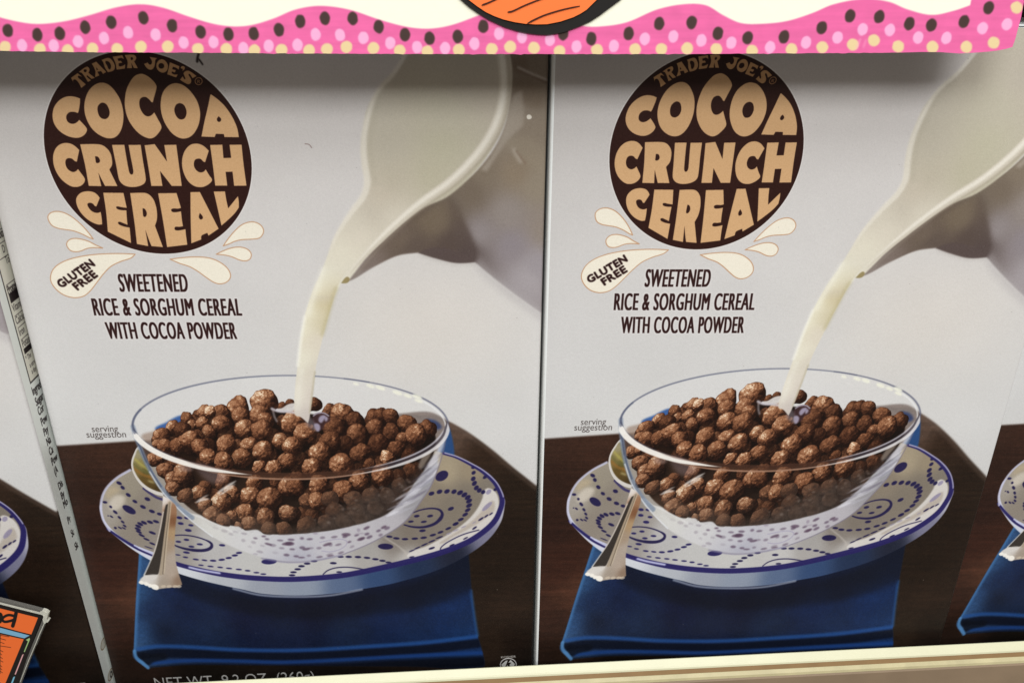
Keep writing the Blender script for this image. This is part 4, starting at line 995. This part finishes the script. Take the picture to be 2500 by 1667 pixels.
def make_carton(o, pit, yaw, dv, seed, text, side_mat=None, bare_fold=False, front_mat=None):
    root = bpy.data.objects.new('cereal_box', None)
    root.empty_display_size = .05
    scene.collection.objects.link(root)
    root.location = o
    root.rotation_euler = (pit, 0, yaw)
    label(root, text, 'cereal box', 'cereal boxes standing side by side on the shelf')
    V, F, UV = front_mesh(seed, dv)
    fp = mesh_obj('front_panel', V, F, front_mat or M_front, root, UV, smooth=True)
    fp.data.materials.append(M_plain)               # bare white board at the fold
    for p in fp.data.polygons:
        if bare_fold and max(UV[v][0] for v in p.vertices) < 0.0058:
            p.material_index = 1
    for name, x, m_ in (('side_panel', 0.0, M_plain), ('side_panel', BW, side_mat or M_plain)):
        sg = 1 if x > 0 else -1
        V = []; UV = []; F = []
        ny = 6; nz = 24
        for j in range(nz + 1):
            z = BH * j / nz
            for i in range(ny + 1):
                y = RAD + (BD - 2 * RAD) * i / ny
                V.append((x, y, z)); UV.append((y / BD, z / BH))
        for j in range(nz):
            for i in range(ny):
                a = j * (ny + 1) + i
                q = (a, a + 1, a + ny + 2, a + ny + 1)
                F.append(q if sg > 0 else q[::-1])
        mesh_obj(name, V, F, m_, root, UV)
    mesh_obj('back_panel', [(RAD, BD, 0), (BW - RAD, BD, 0), (BW - RAD, BD, BH), (RAD, BD, BH), (0, BD - RAD, 0), (BW, BD - RAD, 0), (BW, BD - RAD, BH), (0, BD - RAD, BH)], [(1, 0, 3, 2), (0, 4, 7, 3), (5, 1, 2, 6)], M_backside, root)
    # top closure: two overlapping flaps, each a thin sheet of board
    t = .0005
    def sheet(name, y0, y1, z0, z1, m_):
        vv = [(RAD, y0, z0), (BW - RAD, y0, z0), (BW - RAD, y1, z1), (RAD, y1, z1)]
        vv += [(x, y, z + t) for x, y, z in vv]
        mesh_obj(name, vv, [(3, 2, 1, 0), (4, 5, 6, 7), (0, 1, 5, 4), (1, 2, 6, 5), (2, 3, 7, 6), (3, 0, 4, 7)], m_, root)
    sheet('top_flap', RAD * .3, BD * .72, BH - t - .0004, BH - t - .0002, M_plain)
    sheet('top_flap', BD * .3, BD - RAD * .3, BH, BH, M_plain)
    sheet('bottom_flap', RAD * .3, BD - RAD * .3, .0004, .0004, M_plain)
    return root

# right side of the carton that stands proud of the row: nutrition panel and ingredient list
LO, LP, LY = (-0.19615, -0.01204, 0.0), 0.0253, 0.0346
axL = euler_axes(LP, LY)
def side_print():
    o = np.array(LO) + axL @ np.array((BW, 0, 0))
    S = Sheet(o, axL @ np.array((0, 1.0, 0)), axL @ np.array((0, 0, 1.0)), BD, BH, SHEET_S, (233, 236, 230))
    def P_(pts): return S.tex(pts)
    INK = (40, 30, 32)
    # frame and rules of the nutrition panel
    a = X2([(0, 580), (258, 1525)])
    ta = S.tex(a)
    xf = ta[1][0]
    yb = ta[1][1]
    S.fill([np.array([(xf, 0), (xf + 3000, 0), (xf + 3000, yb), (xf, yb)])], (228, 224, 209), tex=True)
    S.fill([np.array([(xf, 0), (xf + 5, 0), (xf + 5, yb), (xf, yb)])], INK, tex=True)
    S.fill([np.array([(xf, yb - 5), (S.W, yb - 5), (S.W, yb), (xf, yb)])], INK, tex=True)
    def row(pt, h, al=1.0, gap=14):
        y = S.tex(X2([pt]))[0][1]
        S.fill([np.array([(xf + gap, y - h), (S.W - 30, y - h), (S.W - 30, y), (xf + gap, y)])], INK, al, tex=True)
    for pt in ((0, 215), (0, 335), (5, 470), (60, 685), (125, 955), (150, 1055), (178, 1155)):
        row(pt, 2.5, .7)
    row((92, 842), 30)
    row((210, 1275), 18)
    def line(body, V, bl, cap, bold, ind=None, nat=1.0):
        p = S.tex(V([bl]))[0]
        A, B, wid, cp = glyph_edges(body)
        k = cap / cp
        a_ = np.stack([p[0] + A[:, 0] * k * nat, p[1] - A[:, 1] * k], 1); b_ = np.stack([p[0] + B[:, 0] * k * nat, p[1] - B[:, 1] * k], 1)
        x0, y0, w, h = S.box(np.concatenate([a_, b_]), 6)
        if w > 1 and h > 1:
            S.put(dilate(cover(a_, b_, x0, y0, w, h), bold, bold * .5), x0, y0, INK)
    for body, bl, cap, bold in (('Tota', (-20, 300), 26, 2.2), ('D', (30, 410), 24, .6), ('To', (55, 505), 24, .6), ('Protein', (72, 758), 25, 2.4), ('Vitamin D', (115, 915), 25, .6), ('Calcium', (143, 1020), 25, .6), ('Iron', (172, 1118), 25, .6), ('Potassium', (198, 1215), 25, .6),
                                ('* The', (225, 1330), 18, .3), ('a serv', (258, 1385), 17, .3), ('a day', (275, 1438), 17, .3)):
        line(body, X2, bl, cap, bold * .35, nat=.6)
    for body, bl in (('Ingredients', (68, 205)), ('Sugar', (93, 287)), ('Cor', (112, 360)), ('Pow', (135, 440)), ('Psy', (155, 517)), ('Na', (178, 592)), ('Ca', (197, 667)), ('Pow', (215, 742)), ('(A', (236, 815)), ('Dis', (268, 930)), ('By', (288, 1003)), ('Mo', (306, 1070)), ('Pr', (338, 1190)), ('St', (365, 1290)), ('Sk', (394, 1390))):
        line(body, X3, bl, 29, 1.0, nat=.58)
    # two small printed marks near the foot
    for x, y, rx, ry in ((1745, 900, 30, 68), (1865, 1420, 45, 105)):
        q = S.tex(T1([(x, y)]))[0]
        e = ellipse(q[0], q[1], 26, 20, 0, 30)
        S.fill([e], (150, 128, 96), tex=True); S.fill([ellipse(q[0], q[1], 22, 16, 0, 30)], (206, 202, 190), tex=True)
    q = S.tex(T1([(1868, 1430)]))[0]
    S.fill([ellipse(q[0] + 4, q[1], 11, 14, 0, 24)], INK, tex=True); S.fill([ellipse(q[0] + 4, q[1], 5, 8, 0, 24)], (206, 202, 190), tex=True)
    return S.image('carton_side_print')
M_side = mat('printed_carton_side', rough=.42, spec=.42, image=side_print(), bump=.1, bscale=900)

make_carton((0, 0, 0), 0, 0, 0.0, 2, 'cereal box beside the leaning one, its front fully clear of the sign end', None, False, M_worn)
make_carton((0.19604, -0.0039, 0), -0.0061, 0.00565, 0.0014, 5, 'cereal box under the loose corner of the sign, front flush with its neighbour', None, True)
make_carton((0.39146, 0.00634, 0), 0.0190, -0.00721, 0.0004, 9, 'cereal box set back past the sign corner, showing only napkin corner and spoon tip')
make_carton(LO, LP, LY, -0.0026, 13, 'cereal box leaning out of the row behind the orange tag, white nutrition side showing', M_side)

# ------------------------------------------------------------------ the painted sign
SY = -0.0225
def sign_pt(p):
    d = np.array([(p[0] - PCX) / FPX, (p[1] - PCY) / FPX, 1.0]) @ ROT
    t = (SY - CAM[1]) / d[1]
    return CAM + d * t
WAVE = [(-420, 60), (-330, 40), (-250, 12), (-180, 8), (-100, 14), (-40, 28), (0, 43), (65, 57), (108, 58.5), (163, 51.5), (217, 38), (282, 19), (341.5, 11), (396, 19), (461, 41), (520, 58.5), (569, 65), (612.6, 62), (667, 46), (721, 24), (780.6, 15), (852, 24), (928, 49), (993, 66), (1047, 70.5), (1101, 62), (1171.6, 37),
        (1240, 12), (1300, 8), (1360, 40), (1425, 64), (1479, 64), (1533, 54), (1603.6, 24), (1669, 11), (1723, 13.5), (1766, 38), (1809.6, 57), (1864, 58.5), (1923, 51.5), (1983, 32.5), (2035.5, 11), (2111, -2), (2171, 5.4), (2214, 23), (2274, 37), (2328, 27), (2368.4, 13.4)]
def sign_print():
    o = sign_pt((-460, 200)); e = sign_pt((2560, 200)); topz = sign_pt((1200, -330))[2]
    w = e[0] - o[0]; o = np.array((o[0], SY, min(o[2], e[2])))
    h = topz - o[2]
    S = Sheet(o, (1, 0, 0), (0, 0, 1), w, h, 7000.0, (231, 103, 160))
    px, py = S.photo(0, 0, S.W, S.H)
    S.img *= 1 + 0.09 * (fbm(px / 130, py / 9, 8, 4)[..., None] - 0.5) + 0.05 * (fbm(px / 30, py / 30, 18, 3)[..., None] - 0.5)
    wv = spline([p for p in WAVE[:-1]] + [WAVE[-1] + (1,)], False)
    white = np.concatenate([wv, [(2371, 0), (2376, -340), (-470, -340), (-470, 60)]])
    S.fill(white, (246, 243, 222), blur=1.0)
    r = random.Random(3)
    def dot(x, y, rx, ry, a, col, bl=1.0):
        q = [(x + (rx + r.uniform(-.7, .7)) * math.cos(t) * math.cos(a) - (ry + r.uniform(-.7, .7)) * math.sin(t) * math.sin(a), y + rx * math.cos(t) * math.sin(a) + (ry + r.uniform(-.7, .7)) * math.sin(t) * math.cos(a)) for t in np.linspace(0, 6.283, 14)[:-1]]
        S.fill(spline(q), col, .97, blur=bl)
    def tilt(x): return np.interp(x, [0, 800, 1200, 1500, 2000, 2500], [-.25, -.12, 0, .1, .3, .45])
    black = R1([(35, 138), (168, 157), (269, 151), (383, 123), (501, 101), (645, 81), (775, 116), (903, 144), (1029, 155), (1142, 152), (1256, 135), (1352, 97), (1463, 83)]) + R3([(297, 84), (414, 121), (532, 157), (643, 173), (770, 165), (885, 120), (1245, 152), (1372, 175)]) \
        + R5([(433, 152), (570, 107), (717, 102), (835, 151), (969, 171), (1133, 167), (1303, 126)]) + R6([(323, 73), (455, 76), (590, 107), (689, 114), (836, 98), (947, 36)])
    pink = R1([(99, 205), (242, 206), (351, 187), (468, 172), (577, 147), (701, 157), (827, 192), (961, 190), (1096, 218), (1210, 207), (1340, 203), (1421, 156), (1531, 158)]) + R3([(345, 171), (466, 194), (587, 213), (713, 218), (845, 197), (956, 152), (1060, 167), (1185, 180), (1305, 210)]) \
        + R5([(366, 208), (506, 176), (634, 165), (760, 183), (895, 193), (1070, 213), (1232, 192)]) + R6([(267, 170), (380, 133), (503, 136), (630, 170), (757, 172), (920, 128), (1030, 110)])
    cream = R1([(22, 213), (180, 222), (305, 228), (416, 220), (527, 222), (634, 212), (755, 210), (891, 221), (1019, 222), (1145, 228), (1268, 225), (1392, 228), (1472, 222), (1560, 212)]) + R3([(390, 217), (508, 228), (633, 233), (775, 225), (923, 222), (1006, 212), (1113, 216), (1228, 232), (1397, 226)]) \
        + R5([(462, 223), (580, 222), (697, 219), (828, 222), (988, 230), (1167, 223), (1305, 213)]) + R6([(336, 202), (430, 182), (540, 210), (694, 212), (847, 212), (970, 193), (1073, 35)])
    for x, y in cream: dot(x, y, 14.5, 15, 0, (230, 207, 154))
    for x, y in pink: dot(x, y, 12.5, 15.5, tilt(x), (240, 174, 211))
    for x, y in black: dot(x, y, 12.5, 16.5, tilt(x), (64, 48, 42))
    S.stroke([(2092, 118), (2100, 96)], 5, (250, 170, 200), .5, blur=2)
    S.stroke([(2108, 116), (2114, 98)], 4, (250, 170, 200), .5, blur=2)
    return S, o, w, h
SG, so, sw, sh = sign_print()
M_sign = mat('painted_sign', rough=.55, spec=.35, image=SG.image('sign_paint'), bump=.12, bscale=260)
M_edge_shade = mat('shaded_board_edge', (0.10, 0.055, 0.06), .8, .2, noise=.3, nscale=300)  # shade of the downward-facing board edge put into this dark colour
rs = random.Random(11)
bottom = []
xs = np.arange(-430, 2200, 9.0)
by = spline([(-430, 119), (0, 125), (200, 128), (430, 129), (700, 131), (1080, 132.5), (1600, 132.5), (2000, 130.5), (2200, 129)], False, 10)
for x in xs:
    y = np.interp(x, by[:, 0], by[:, 1]) + rs.uniform(-.55, .55) + (1.3 if rs.random() < .05 else 0)
    bottom.append((x, y))
bottom += [(2200, 129), (2250, 127.6), (2296, 128), (2343, 131.4), (2391, 128.6), (2415, 126.6), (2439, 123.6), (2458, 119.5), (2471.7, 115.5), (2476, 104), (2480, 92), (2483, 80), (2492.7, 44), (2500, 4), (2512, -60), (2524, -150), (2536, -310), (-440, -310)]
outline = [sign_pt(p) for p in bottom]
sign = bpy.data.objects.new('shelf_sign', None)
scene.collection.objects.link(sign)
sign.location = (sign_pt((1200, 130))[0], SY, sign_pt((1200, 130))[2])
sign.empty_display_size = .03
label(sign, 'cream sign board with wavy pink polka dot border, hung over the cartons', 'sign')
bpy.context.view_layer.update()
sinv = np.array(sign.location)
ol = [p - sinv for p in outline]
suv = lambda co: ((co[0] + sinv[0] - so[0]) / sw, (co[2] + sinv[2] - so[2]) / sh)
prism('board', ol, np.array((0, .0024, 0)), M_sign, sign, suv, M_edge_shade)
def paint_part(name, pts, off, thick, m_, parent=sign, base=sinv):
    q = [sign_pt(p) - base for p in pts]
    q = [p + np.array((0, off, 0)) for p in q]
    return prism(name, q, np.array((0, thick, 0)), m_, parent)
M_black = mat('black_paint', (0.012, 0.010, 0.009), .6, .3, noise=.2, nscale=200)
M_orange = mat('orange_paint', (0.95, 0.20, 0.045), .5, .35, noise=.05, nscale=60)
M_hatch = mat('dark_brown_paint', (0.05, 0.012, 0.006), .6, .3)
blackd = [(1124.6, 0), (1145, 18), (1165, 32), (1190.5, 48), (1229, 66), (1260, 76), (1288, 82), (1312, 85), (1335, 86), (1358, 83), (1377.6, 78.7), (1410, 67), (1441, 53), (1464, 38), (1484, 23), (1515, 0)]
cc_ = np.array((1320, -178)); aa = np.linspace(math.atan2(178, 195), math.atan2(178, -195) - 2 * math.pi, 70)[1:-1]
blackd = [p for p in blackd[::-1]][::-1] + [tuple(cc_ + 264 * np.array((math.cos(a), math.sin(a)))) for a in aa if cc_[1] + 264 * math.sin(a) > -300]
paint_part('black_outline', blackd, -.0005, .0004, M_black)
oranged = [(1143.8, 0), (1165, 16), (1186, 30), (1207, 40), (1229, 48), (1256, 54.5), (1282, 58.5), (1308, 60), (1335, 59.5), (1368, 53), (1399, 42.5), (1416, 34), (1431, 24.5), (1456, 0)]
co_ = np.array((1300, -174)); aa = np.linspace(math.atan2(174, 156), math.atan2(174, -156) - 2 * math.pi, 70)[1:-1]
oranged = oranged + [tuple(co_ + 233 * np.array((math.cos(a), math.sin(a)))) for a in aa if co_[1] + 233 * math.sin(a) > -296]
od = paint_part('orange_disc', oranged, -.0009, .0004, M_orange)
for pts in ([(1176, 13), (1190, 8), (1212, -2), (1230, -11)], [(1239, 30), (1250, 28), (1280, 14), (1318, -1), (1350, -12)], [(1287, 57.5), (1305, 48), (1330, 37), (1367, 25.5), (1390, 20), (1415, 15)], [(1330, -20), (1370, -32), (1410, -42)]):
    q = spline(pts, False, 6)
    d = np.gradient(q, axis=0); nn = np.stack([-d[:, 1], d[:, 0]], 1) / np.linalg.norm(d, axis=1)[:, None]
    hw = np.interp(np.arange(len(q)) / (len(q) - 1), [0, .1, .9, 1], [1.0, 2.0, 1.5, .7])[:, None]
    paint_part('hatch_line', [tuple(p) for p in q + nn * hw] + [tuple(p) for p in (q - nn * hw)[::-1]], -.00115, .0002, M_hatch, od)

# ------------------------------------------------------------------ price tag in its clear sleeve
TY = -0.0292
def tag_pt(p, y=TY):
    d = np.array([(p[0] - PCX) / FPX, (p[1] - PCY) / FPX, 1.0]) @ ROT
    return CAM + d * ((y - CAM[1]) / d[1])
tag = bpy.data.objects.new('shelf_tag', None)
scene.collection.objects.link(tag)
tloc = tag_pt((20, 1640)); tag.location = tuple(tloc); tag.empty_display_size = .02
label(tag, 'orange and black shelf tag in a clear plastic sleeve, tilted on the shelf lip', 'shelf tag')
def tag_print():
    lo = tag_pt((-330, 1900)); hi = tag_pt((140, 1440))
    o = np.array((lo[0], TY, lo[2]))
    w, h = hi[0] - lo[0], hi[2] - lo[2]
    S = Sheet(o, (1, 0, 0), (0, 0, 1), w, h, 12000.0, (24, 20, 19))
    OR = (226, 104, 46)
    S.fill([np.array(T1([(-1200, 10), (0, 305), (640, 462), (528, 745), (300, 690), (0, 605), (-1200, 300)]))], OR)
    S.fill([np.array(T1([(-1200, 330), (0, 630), (500, 762), (410, 810), (0, 715), (-1200, 420)]))], (116, 164, 192))
    S.fill([np.array(T1([(-1200, 450), (0, 740), (400, 825), (90, 1568), (-100, 2000), (-1200, 2000)]))], OR)
    S.fill([np.array(T1([(435, 835), (500, 800), (505, 830), (415, 1045), (400, 1035), (470, 860)]))], (150, 180, 118))
    S.fill([np.array(T1([(405, 1075), (395, 1090), (265, 1420), (245, 1415), (375, 1085)]))], (214, 160, 160))
    S.fill([np.array(T1([(255, 1450), (245, 1480), (200, 1600), (170, 1600), (225, 1460)]))], (116, 176, 200))
    S.stroke(spline(T1([(270, 385), (245, 500), (215, 600)]), False), 9, (22, 17, 16))
    S.stroke(spline(T1([(230, 430), (140, 418), (60, 455), (40, 500), (80, 530), (160, 520), (225, 500)]), False), 6.5, (22, 17, 16))
    S.stroke(spline(T1([(-60, 540), (-50, 420), (0, 400), (20, 440), (0, 530)]), False), 8, (22, 17, 16))
    for k, (y, x1) in enumerate(((765, 150), (820, 95), (880, 70), (945, 180), (1018, 50), (1070, 30), (1130, 40), (1190, 50), (1270, 30), (1320, 30), (1370, 40))):
        S.stroke(T1([(-200, y - 50), (0, y - 8), (x1, y + 18)]), 1.6, (60, 30, 20), .85)
    S.stroke(T1([(10, 740), (0, 860), (0, 1400)]), 2, (60, 30, 20), .8)
    return S, o, w, h
TG, to, tw, th_ = tag_print()
M_tag = mat('printed_tag', rough=.35, spec=.4, image=TG.image('tag_print'))
M_tagback = mat('tag_card', (0.02, 0.018, 0.017), .6, .3)
tuv = lambda co: ((co[0] + tloc[0] - to[0]) / tw, (co[2] + tloc[2] - to[2]) / th_)
card = [(-320, 1395), (0, 1475.5), (50, 1488), (101, 1501), (103, 1505), (72, 1588), (46, 1667), (-20, 1860), (-320, 1860)]
prism('card', [tag_pt(p) - tloc for p in card], np.array((0, .0006, 0)), M_tag, tag, tuv, M_tagback)
# clear sleeve: welded plastic border round the card, with a chipped corner
M_plastic = mat('clear_plastic', (0.20, 0.19, 0.17), .22, .6, trans=.5, ior=1.2)
M_weld = mat('cloudy_plastic', (0.70, 0.68, 0.58), .3, .6, trans=.35, ior=1.3, noise=.2, nscale=500)
def strip(name, outer, inner, m_, y, th):
    a = [tag_pt(p, y) - tloc for p in outer] + [tag_pt(p, y) - tloc for p in inner[::-1]]
    return prism(name, a, np.array((0, th, 0)), m_, tag)
oe = [(-320, 1383), (0, 1464.6), (40, 1474.5), (80, 1484.5), (104, 1491)]
ie = [(-320, 1391), (0, 1472.2), (40, 1482), (80, 1492), (101, 1498)]
strip('sleeve_edge', oe, ie, M_plastic, TY - .0006, .0016)
oe = [(111.5, 1521), (106, 1534), (98, 1553), (94.5, 1561), (91.5, 1571), (88, 1575), (72.4, 1614), (52, 1667), (-14, 1862)]
ie = [(104, 1510), (100, 1521), (92, 1541), (86, 1556), (82, 1565), (78, 1575), (64, 1612), (46.5, 1667), (-19, 1862)]
strip('sleeve_edge', oe, ie, M_plastic, TY - .0006, .0016)
strip('weld_line', [(-320, 1390), (0, 1471), (40, 1481), (80, 1491), (100, 1496)], [(-320, 1393), (0, 1474.4), (40, 1484.6), (80, 1494.6), (100, 1499.6)], M_weld, TY - .0009, .0003)
strip('weld_line', [(109, 1521), (96, 1551), (90, 1566), (70, 1613), (50, 1664)], [(107.4, 1520), (94, 1550), (88.4, 1565), (68.6, 1612), (48.8, 1663)], M_weld, TY - .0009, .0003)
strip('sleeve_corner', [(98, 1492), (104, 1491), (112, 1494), (117, 1498), (116, 1504), (114, 1510), (114.5, 1513), (119, 1515), (117, 1518), (112, 1519), (110, 1522)], [(98, 1497), (101, 1500), (104, 1501), (106, 1504), (105, 1508), (104, 1511), (105, 1515), (106, 1519)], M_weld, TY - .0008, .0018)
